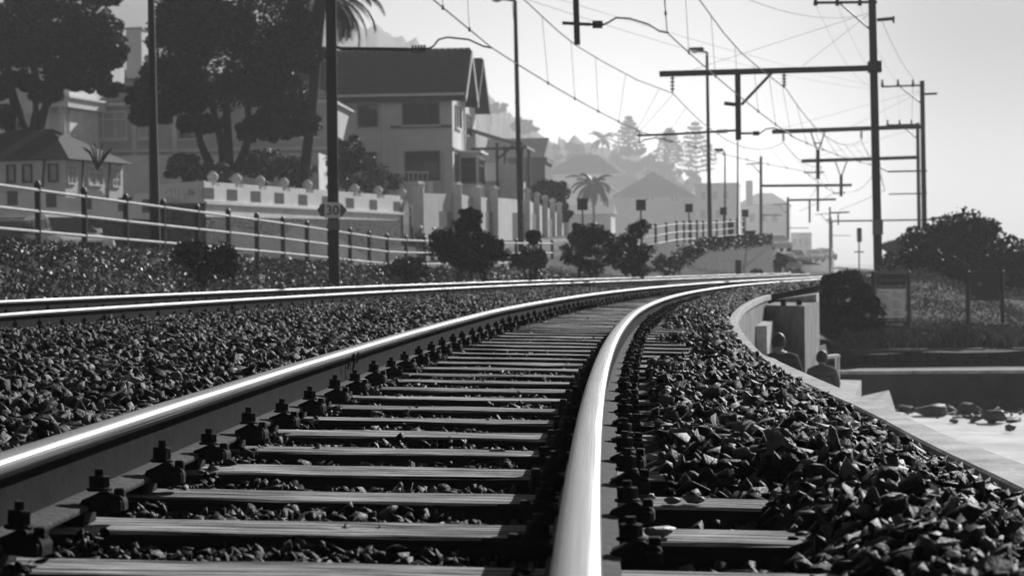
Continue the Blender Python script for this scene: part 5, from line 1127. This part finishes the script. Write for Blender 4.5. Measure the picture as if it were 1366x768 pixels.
lamp(207, 330, -30, 56, .2, 'dark pole rising out of the picture left of the big tree', lean=-6)
lamp(695, 330, 1, 103, .22, 'tall street lamp in the middle, right of the gabled house', armpx=32, lean=-8)
lamp(947, 310, 70, 129, .2, 'street lamp with arm to the left above the stone embankment', armpx=22, lean=-4)
lamp(967, 315, 203, 200, .16, 'small faint street lamp beside the embankment lamp', armpx=13)
lamp(984, 312, 188, 140, .1, 'thin plain pole rising to the hanging post of the long beam')
lamp(1110, 340, 296, 380, .2, 'tiny faint lamp beyond the masts near the vanishing point', armpx=8)
# square boards
for (px, yc, ybm, w, D, lab) in ((777, 273, 330, 14, 100, 'leftmost square dark board on a thin post, above the wide bush'), (855, 274, 325, 13, 108, 'second square dark board, above the tall narrow bush'), (919, 278, 325, 10, 125, 'third square dark board, behind the embankment railings'), (965, 282, 322, 9, 138, 'fourth small square board, near the street lamp foot'), (994, 285, 318, 9, 144, 'rightmost small square board at the railings end')):
    c = at(px, yc, D); bt_ = at(px, ybm, D); t = thing('trackside_board', lab, 'board', (bt_.x, D, bt_.z-.8), 'square trackside boards'); s = w/2/(F/D)
    obj('post', MB().tube([(c.x, D+.06, bt_.z-.8), (c.x, D+.06, c.z)], .04, 6), STEELM, t); obj('panel', MB().box((c.x-s, D-.02, c.z-s*1.05), (c.x+s, D+.03, c.z+s*1.05)), BOARD, t); obj('panel_rim', MB().box((c.x-s-.02, D-.026, c.z+s*1.05), (c.x+s+.02, D+.036, c.z+s*1.05+.03)), STEEL, t)
# relay boxes at the railings end
for px, w, h, lab in ((975, 7, 20, 'dark upright cabinet behind the railings'), (1000, 14, 9, 'low dark trough box at the embankment tip')):
    c = at(px, 318, 143); s = w/2/(F/143); hh = h/(F/143); t = thing('equipment_box', lab, 'cabinet', (c.x, 143, c.z)); obj('cabinet_body', MB().box((c.x-s, 142.7, c.z-.3), (c.x+s, 143.4, c.z+hh)), STEEL, t, bevel=.02); obj('lid', MB().box((c.x-s-.04, 142.65, c.z+hh), (c.x+s+.04, 143.45, c.z+hh+.06)), STEEL, t)

# notice boards
def notice(pxl, pxr, ybm, ytp, D, lab, kind):
    l0, r0_ = at(pxl, ybm, D), at(pxr, ybm, D); zb_ = bankz(l0.x, D)-.3; zt_ = at(pxl, ytp, D).z; t = thing('notice_board', lab, 'notice board', ((l0.x+r0_.x)/2, D, zb_), 'notice boards on the bank')
    for p in (l0, r0_): obj('post', MB().lathe((p.x, D, zb_), [(.055, 0), (.055, zt_-zb_), (.02, zt_-zb_+.03)], 8), TIMBER if kind == 0 else STEEL, t)
    def pan(name, y0, y1, m, dx=.07, th=.03, dz=0, par=t):
        return obj(name, MB().box((l0.x+dx, D-th-dz, zpx(pxl, y1, D)), (r0_.x-dx, D+th-dz, zpx(pxl, y0, D))), m, par)
    return t, pan, l0, r0_
t, pan, l0, r0_ = notice(1166, 1213, 462, 363, 60, 'wooden notice board on the bank holding a pale information poster', 0)
pan('header_board', 366, 381, BOARD); pan('poster', 386, 424, POSTER, .1, .02); pan('footer_board', 428, 437, BOARD); pan('bottom_rail', 441, 446, mat('old_timber', .14, .8), .05); pan('top_rail', 362, 365, MATS['old_timber'], .05, .04)
pan('middle_rail', 382, 385, MATS['old_timber'], .05, .035)
ink = MB(); x0 = l0.x+.13; wdt = r0_.x-l0.x-.26
for i in range(11):
    z = zpx(1170, 389+i*3, 60)
    for j, (f0, f1) in enumerate(((0, .45), (.55, 1))):
        if (i+j) % 5 == 4: continue
        ink.box((x0+wdt*f0, 59.972, z-.012), (x0+wdt*(f1-.08*((i*7+j*3) % 4)), 59.976, z))
ink.box((x0, 59.972, zpx(1170, 414, 60)), (x0+wdt*.42, 59.9755, zpx(1170, 394, 60))) if False else None
obj('poster_text', ink, SIGNG, t)
c = at(1190, 373.5, 59.9); lt = MB()
for k in range(9): lt.box((c.x-.28+k*.065, 59.962, c.z-.03), (c.x-.24+k*.065, 59.968, c.z+.03-.02*(k % 2)))
obj('header_lettering', lt, SIGNG, t)
c = at(1190, 432.5, 59.9); lt = MB()
for k in range(10): lt.box((c.x-.3+k*.06, 59.962, c.z-.03), (c.x-.265+k*.06, 59.968, c.z+.03-.02*(k % 3 == 1)))
obj('footer_lettering', lt, SIGNL, t)
t, pan, l0, r0_ = notice(1292, 1338, 470, 362, 61, 'dark blank-looking notice board near the right edge', 1)
pan('panel', 366, 401, BOARD); pan('top_rail', 362, 365, STEEL, .04, .04)
for px, py in ((1307, 379), (1299, 396)): c = at(px, py, 60.96); obj('sticker', MB().box((c.x-.04, 60.955, c.z-.04), (c.x+.04, 60.965, c.z+.04)), SIGNG, t)
# concrete dark bin/plinth at right edge
c = at(1300, 480, 57); 

# beach rocks
for i, (px, py, s, lab, cat) in enumerate(((1243, 556, .42, 'large blocky rock closest to the pale buttress'), (1327, 562, .34, 'dark pointed rock lying on the sand, right'), (1347, 575, .13, 'tiny dark pointed rock alone on the sand'), (1292, 553, .3, 'flat dark rock between the blocky and the pointed rock'), (1222, 548, .22, 'small rock just left of the large blocky one'),
        (1262, 540, .25, 'rock behind the large blocky one'), (1355, 548, .3, 'rock at the right edge with a bright top'), (1310, 541, .28, 'rock at the foot of the sea wall, mid way'), (1335, 537, .25, 'rock at the foot of the sea wall, right'), (1285, 538, .22, 'rock at the foot of the sea wall, left'))) if False else enumerate([(*a, 'rock') for a in ((1243, 556, .42, 'large blocky rock closest to the pale buttress'), (1327, 562, .34, 'dark pointed rock lying on the sand, right'), (1347, 575, .13, 'tiny dark pointed rock alone on the sand'), (1292, 553, .3, 'flat dark rock between the blocky and the pointed rock'), (1222, 548, .22, 'small rock just left of the large blocky one'),
        (1262, 540, .25, 'rock behind the large blocky one'), (1355, 548, .3, 'rock at the right edge with a bright top'), (1310, 541, .28, 'rock at the foot of the sea wall, mid way'), (1335, 537, .25, 'rock at the foot of the sea wall, right'), (1285, 538, .22, 'rock at the foot of the sea wall, left'))]):
    d = F*3.3/(py-(354-ROLL*(px-683))); d = min(d, 53.2); v, f = stone_variants(1, 300+i, 24)[0]; p = at(px, py, d); V = v*np.array([s*1.0, s*.9, s*1.5]) + np.array([p.x, p.y, EYE-3.25+s*.2])
    tag(npobj('beach_rock', V, f, ROCK, loc=(p.x, p.y, EYE-3.3)), lab, 'rock', 'rocks on the beach')
P = []; Z_ = []
for _ in range(900):
    x = r.uniform(6.5, 22); y = 54.1-(x-7)*3.15/23-abs(r.normal(0, 1.3))-.2; P.append((x, y, EYE-3.28)); Z_.append(.06+.3*r.random()**2.5)
V, Fs = scatter(np.array(P), np.array(Z_), SVL, r, .4); tag(npobj('beach_rubble', V, Fs, ROCK), 'dark rubble strewn on the sand along the foot of the sea wall', 'rubble', kind='stuff')

# ---------------------------------------------------------------- car
def car(px, py, D, yaw, lab, m, detailed=True, zoff=0, van=False, group='cars on the road', wz=None):
    c = at(px, py, D); z = c.z if wz is None else wz; t = thing('parked_car', lab, 'car', (0, 0, 0), group); L_, Wd = 4.5, 1.75
    def sec(prof, w0, w1f):
        b = MB(); n = len(prof); V = []
        for s in (-1, 1):
            for (x, zz_) in prof: V.append((x, s*w1f(zz_), zz_))
        b.add(V, [tuple(range(n)), tuple(range(2*n-1, n-1, -1))]+[(i, (i+1) % n, n+(i+1) % n, n+i) for i in range(n)]); return b
    body = [(-2.2, .35), (-2.25, .7), (-2.15, 1.0), (1.0, 1.02), (1.3, .98), (2.1, .86), (2.25, .65), (2.2, .35)]
    cab = [(-2.05, 1.0), (-1.75, 1.55), (-1.2, 1.66), (-.1, 1.68), (.2, 1.6), (1.05, 1.02)] if not van else [(-2.1, 1.0), (-2.0, 1.75), (-1.6, 1.85), (.1, 1.85), (.4, 1.75), (1.1, 1.02)]
    b = obj('body', sec(body, 0, lambda q: .87 if q < .9 else .84), m, t, bevel=.05); k = obj('cabin', sec(cab, 0, lambda q: .83-(q-1)*.22), m, t, bevel=.04)
    if detailed:
        ws = MB(); tz = 1.52; ws.add([(1.045, -.72, 1.07), (1.045, .72, 1.07), (.36, .62, 1.5), (.36, -.62, 1.5)], [(0, 1, 2, 3)]); 
        ws = MB().extr([(1.065, -.72, 1.06), (1.065, .72, 1.06), (.33, .64, 1.55), (.33, -.64, 1.55)], (.015, 0, .015)); obj('windscreen', ws, GLASS, t)
        for s in (-1, 1):
            for x0, x1 in ((-1.7, -.75), (-.65, .55)): obj('side_window', MB().extr([(x0, s*.845, 1.08), (x1+(.25 if x0 > -.7 else 0), s*.845, 1.08), (x1-(.15 if x0 > -.7 else 0), s*.76, 1.5), (x0+(.1 if x0 < -.7 else 0), s*.76, 1.5)], (0, s*.012, 0)), GLASS, t)
            obj('headlight', MB().box((2.12, s*.6-.16, .68), (2.27, s*.6+.16, .82)), WHITE, t); obj('mirror', MB().box((.75, s*.88-.09, 1.05), (.9, s*.88+.09, 1.2)), m, t)
        obj('grille', MB().box((2.2, -.38, .55), (2.262, .38, .75)), BLACK, t); obj('bumper', MB().box((2.15, -.84, .33), (2.33, .84, .5)), m, t, bevel=.03)
        rk = MB(); 
        for x in (-1.5, -.3): rk.bar((x, -.62, 1.76), (x, .62, 1.76), .05, .06)
        for s in (-.6, .6): rk.bar((-1.6, s, 1.74), (-.1, s, 1.74), .04, .05)
        obj('roof_rack', rk, WHITE, t)
    for sx in (-1.4, 1.4):
        for s in (-.8, .8):
            w = obj('wheel', MB().tube([(sx, s-.1, .32), (sx, s+.1, .32)], .32, 16), BLACK, t)
            if detailed: obj('rim', MB().tube([(sx, s-.108, .32), (sx, s+.108, .32)], .19, 12), CHROME, w)
    t.location = (c.x, c.y, z); t.rotation_euler = (0, 0, yaw); return t
CARW = mat('white_car_paint', .9, .2, 0, .5, coat=.6); CARS = mat('silver_car_paint', .5, .25, .4, coat=.5)
x_, d_ = at(75, 300, 57).x, 57; car(84, 300, 78, rad(-58), 'white car with roof rack and big windscreen behind the fence at the left edge', CARW, wz=landz(at(84, 300, 78).x, 78)+.04)
car(10, 300, 79.5, rad(-60), 'dark car mostly hidden beside the white one at the left edge', mat('dark_car_paint', .04, .2, coat=.6), wz=landz(at(10, 300, 79.5).x, 79.5)-.06)
for i, (px, py, D, yaw, lab) in enumerate(((1037, 327, 230, -1.4, 'bright car glinting just past the embankment end'), (1046, 353, 200, -1.4, 'white parked car low beside the slim mast'), (1062, 345, 270, -1.4, 'small pale car beyond the slim mast'), (1085, 343, 310, -1.4, 'tiny pale car in the distant row'), (1103, 341, 340, -1.4, 'last tiny car glinting near the vanishing point'))):
    car(px, py, D, yaw, lab, CARW if i != 2 else CARS, False, group='distant cars', wz=zpx(px, py+8*200/D*.9, D)-.2)

# ---------------------------------------------------------------- people
def skinmesh(name, verts, edges, radii, m, parent=None, root=0, sub=2):
    me = bpy.data.meshes.new(name); me.from_pydata(verts, edges, []); o = bpy.data.objects.new(name, me); COL.objects.link(o)
    md = o.modifiers.new('skin', 'SKIN'); md.use_smooth_shade = True
    if not me.skin_vertices: me.skin_vertices.new(name='')
    for i, r__ in enumerate(radii):
        sv = me.skin_vertices[0].data[i]; sv.radius = r__ if isinstance(r__, tuple) else (r__, r__); sv.use_root = (i == root)
    s = o.modifiers.new('sub', 'SUBSURF'); s.levels = sub; s.render_levels = sub
    dg = bpy.context.evaluated_depsgraph_get(); me2 = bpy.data.meshes.new_from_object(o.evaluated_get(dg)); bpy.data.objects.remove(o)
    me2.materials.clear(); me2.materials.append(m); o = bpy.data.objects.new(name, me2); COL.objects.link(o); me2.polygons.foreach_set('use_smooth', [True]*len(me2.polygons))
    if parent: o.parent = parent
    return o
def ellips(name, c, r3, m, parent, k=14, cut=None):
    bm = bmesh.new(); bmesh.ops.create_uvsphere(bm, u_segments=k, v_segments=k, radius=1)
    for v in bm.verts: v.co = Vector((v.co.x*r3[0]+c[0], v.co.y*r3[1]+c[1], v.co.z*r3[2]+c[2]))
    if cut: bmesh.ops.delete(bm, geom=[v for v in bm.verts if cut(v.co)], context='VERTS')
    me = bpy.data.meshes.new(name); bm.to_mesh(me); bm.free(); me.polygons.foreach_set('use_smooth', [True]*len(me.polygons)); return link(name, me, m, parent)
def seated(loc, yaw, lab, shirt, sc=1., lean=.1, hair_long=False):
    "seated on origin (seat height 0), facing +y, seen from behind"
    t = thing('person', lab, 'person', loc, 'people sitting by the wall')
    L_ = lean; V = [(0, 0, .1), (0, .02, .25), (0, .04+L_*.2, .42), (0, .05+L_*.4, .53), (0, .06+L_*.6, .58), (0, .08+L_*.8, .68), (0, .085+L_*.8, .76)]
    E = [(0, 1), (1, 2), (2, 3), (3, 4), (4, 5), (5, 6)]; Rr = [(.16, .12), (.145, .11), (.16, .115), (.12, .09), (.055, .055), (.075, .09), (.055, .07)]
    for s in (-1, 1):
        b = len(V); V += [(s*.175, .05+L_*.4, .475), (s*.25, .03+L_*.3, .27), (s*.19, .25, .16), (s*.15, .33, .13), (s*.1, .12*0+.12, .06), (s*.13, .5, .08), (s*.14, .55, -.36), (s*.14, .68, -.40)]
        E += [(3, b), (b, b+1), (b+1, b+2), (b+2, b+3), (0, b+4), (b+4, b+5), (b+5, b+6), (b+6, b+7)]; Rr += [.068, .048, .036, .03, .085, .065, .045, .035]
    bo = skinmesh('body', V, E, Rr, SKIN, t)
    V2 = [(0, 0, .08), (0, .02, .25), (0, .04+L_*.2, .42), (0, .05+L_*.4, .52), (0, .06+L_*.6, .58)]; E2 = [(0, 1), (1, 2), (2, 3), (3, 4)]; R2 = [(.2, .155), (.185, .145), (.2, .15), (.16, .12), (.08, .075)]
    for s in (-1, 1): b = len(V2); V2 += [(s*.175, .05+L_*.4, .475), (s*.25, .03+L_*.3, .27), (s*.20, .22, .175)]; E2 += [(3, b), (b, b+1), (b+1, b+2)]; R2 += [.098, .072, .055]
    skinmesh('shirt', V2, E2, R2, shirt, t)
    V3 = [(0, .02, .06)]; E3 = []; R3 = [(.17, .12)]
    for s in (-1, 1): b = len(V3); V3 += [(s*.11, .14, .06), (s*.13, .5, .08), (s*.14, .55, -.3)]; E3 += [(0, b), (b, b+1), (b+1, b+2)]; R3 += [.1, .08, .065]
    skinmesh('trousers', V3, E3, R3, CLOTH, t)
    hc = (0, .08+L_*.8, .715); ellips('hair', (hc[0], hc[1]-.012, hc[2]+.015), (.098, .112, .118), HAIR, t, cut=lambda c: c.y > hc[1]+.05 and c.z < hc[2]+.06)
    for s in (-1, 1): ellips('ear', (s*.088, hc[1]+.01, hc[2]-.02), (.012, .025, .035), SKIN, t, 8)
    ellips('nose', (0, hc[1]+.11, hc[2]-.02), (.015, .025, .025), SKIN, t, 8)
    t.scale = (sc,)*3; t.rotation_euler = (0, 0, yaw); return t
c = at(1044, 457, 34); seated((c.x, 34, c.z-.715*1.03), .1, 'person in a dark top sitting against the subway block, seen from behind', CLOTH, 1.03, .25)
c = at(1096, 478, 38.5); seated((c.x, 38.5, c.z-.715*.95), -.15, 'smaller person in a grey top sitting by the white chair, seen from behind', CLOTHG, .95, .15)
# seats under them
t = thing('kerb_bench', 'raised concrete kerb the two people sit on', 'bench', (4, 35, EYE-3.2)); c1_ = at(1044, 457, 34); c2_p = at(1096, 478, 38.5)
obj('kerb_block', MB().box((c1_.x-.45, 33.75, EYE-3.2), (c1_.x+.45, 34.35, c1_.z-.715*1.03-.015)), CONC, t); obj('kerb_block', MB().box((c2_p.x-.4, 38.2, EYE-3.2), (c2_p.x+.4, 38.85, c2_p.z-.715*.95-.015)), CONC, t)
# white deck chair beyond
D = 46; t = thing('white_chair', 'small white chair with a tilted back just behind the seated people', 'chair', at(1100, 490, D)); 
A = [at(1093, 461, D), at(1101, 459, D), at(1105, 474, D), at(1097, 476, D)]; obj('backrest', MB().extr(A, (0, .04, 0)), WHITE, t)
A = [at(1098, 475, D), at(1121, 473, D), at(1121, 477, D), at(1099, 479, D)]; obj('seat', MB().extr(A, (0, .45, 0)), WHITE, t)
for px in (1100, 1119):
    for dd in (0, .4): p = at(px, 478, D); obj('leg', MB().tube([(p.x, D+dd+.02, p.z), (p.x, D+dd+.02, EYE-2.5)], .02, 6), WHITE, t)

# cyclists behind the fence
def cyclist(px, py, D, lab, lab2, yaw, shirt):
    c = at(px, py, D); zg = landz(c.x, c.y)+.03; zg = c.z-1.62
    t = thing('bicycle', lab2, 'bicycle', (c.x, D, zg), 'bicycles on the road'); t.rotation_euler = (0, 0, yaw); parts = []
    loc0 = t.location.copy(); t.location = (0, 0, 0)
    for y in (-.5, .52):
        b = MB(); ring = [(0, y+.34*math.cos(a_), .34+.34*math.sin(a_)) for a_ in np.linspace(0, 2*PI, 21)]; b.tube(ring, .016, 5, cap=False); w = obj('wheel', b, BLACK, t)
        sp_ = MB()
        for k in range(6): a_ = PI*k/6; sp_.tube([(0, y+.33*math.cos(a_), .34+.33*math.sin(a_)), (0, y-.33*math.cos(a_), .34-.33*math.sin(a_))], .003, 3)
        obj('spokes', sp_, STEELM, w)
    fm = MB(); J = {'bb': (0, -.05, .3), 'seat': (0, -.2, .86), 'head': (0, .36, .86), 'rw': (0, -.5, .34), 'fw': (0, .52, .34)}
    for a_, b_ in (('bb', 'seat'), ('bb', 'head'), ('seat', 'head'), ('rw', 'bb'), ('rw', 'seat'), ('head', 'fw')): fm.tube([J[a_], J[b_]], .018, 6)
    obj('frame', fm, STEEL, t); hb = MB(); hb.tube([(0, .36, .86), (0, .38, .98)], .015, 6); hb.tube([(-.24, .36, 1.0), (0, .4, .98), (.24, .36, 1.0)], .014, 6); obj('handlebar', hb, STEEL, t); obj('saddle', MB().box((-.06, -.32, .9), (.06, -.08, .95)), BLACK, t, bevel=.015)
    t.location = loc0
    p = thing('person', lab, 'person', (0, 0, 0), 'cyclists')
    V = [(0, -.18, 1.0), (0, -.08, 1.18), (0, .04, 1.34), (0, .1, 1.42), (0, .17, 1.50), (0, .19, 1.58)]; E = [(i, i+1) for i in range(5)]; Rr = [(.14, .12), (.12, .1), (.15, .1), (.06, .06), (.075, .08), (.06, .07)]
    for s, (kz, fz_) in ((-1, (.78, .36)), (1, (.62, .18))):
        b = len(V); V += [(s*.17, .03, 1.33), (s*.2, .2, 1.15), (s*.2, .36, 1.02), (s*.09, -.12, .94), (s*.1, .15, kz), (s*.1, -.02, fz_), (s*.1, .1, fz_-.04)]
        E += [(2, b), (b, b+1), (b+1, b+2), (0, b+3), (b+3, b+4), (b+4, b+5), (b+5, b+6)]; Rr += [.06, .045, .035, .085, .06, .04, .035]
    bo = skinmesh('body', V, E, Rr, SKIN, p)
    V = [(0, -.18, 1.02), (0, -.08, 1.18), (0, .04, 1.33)]; E = [(0, 1), (1, 2)]; Rr = [(.16, .13), (.14, .12), (.165, .115)]
    for s in (-1, 1): b = len(V); V += [(s*.17, .03, 1.33), (s*.19, .13, 1.23)]; E += [(2, b), (b, b+1)]; Rr += [.075, .06]
    skinmesh('shirt', V, E, Rr, shirt, p)
    ellips('helmet', (0, .17, 1.60), (.1, .14, .08), WHITE, p)
    p.location = loc0; p.rotation_euler = (0, 0, yaw)
cyclist(560, 303, 101, 'cyclist in a grey top and pale helmet riding behind the fence, nearer one', 'bicycle under the nearer cyclist behind the fence', PI+.1, CLOTHG)
cyclist(578, 305, 106, 'second cyclist just behind the first, partly hidden by the bush', 'bicycle under the second cyclist, partly hidden by the bush', PI+.05, CLOTH)

# ---------------------------------------------------------------- haze
if HAZE > 0:
    b = MB().box((-1600, -20, -1.9), (1100, 1780, 205)); m = bpy.data.materials.new('haze_air'); m.use_nodes = True; t = m.node_tree; t.nodes.clear()
    out = N(t, 'ShaderNodeOutputMaterial'); pv = N(t, 'ShaderNodeVolumePrincipled'); pv.inputs['Color'].default_value = (.97, .97, .97, 1); pv.inputs['Density'].default_value = HAZE; pv.inputs['Anisotropy'].default_value = .1
    t.links.new(pv.outputs[0], out.inputs['Volume']); hz = obj('haze', b, m); tag(hz, 'pale sea haze filling the air over the whole scene', None, kind='stuff')
bpy.context.view_layer.update()
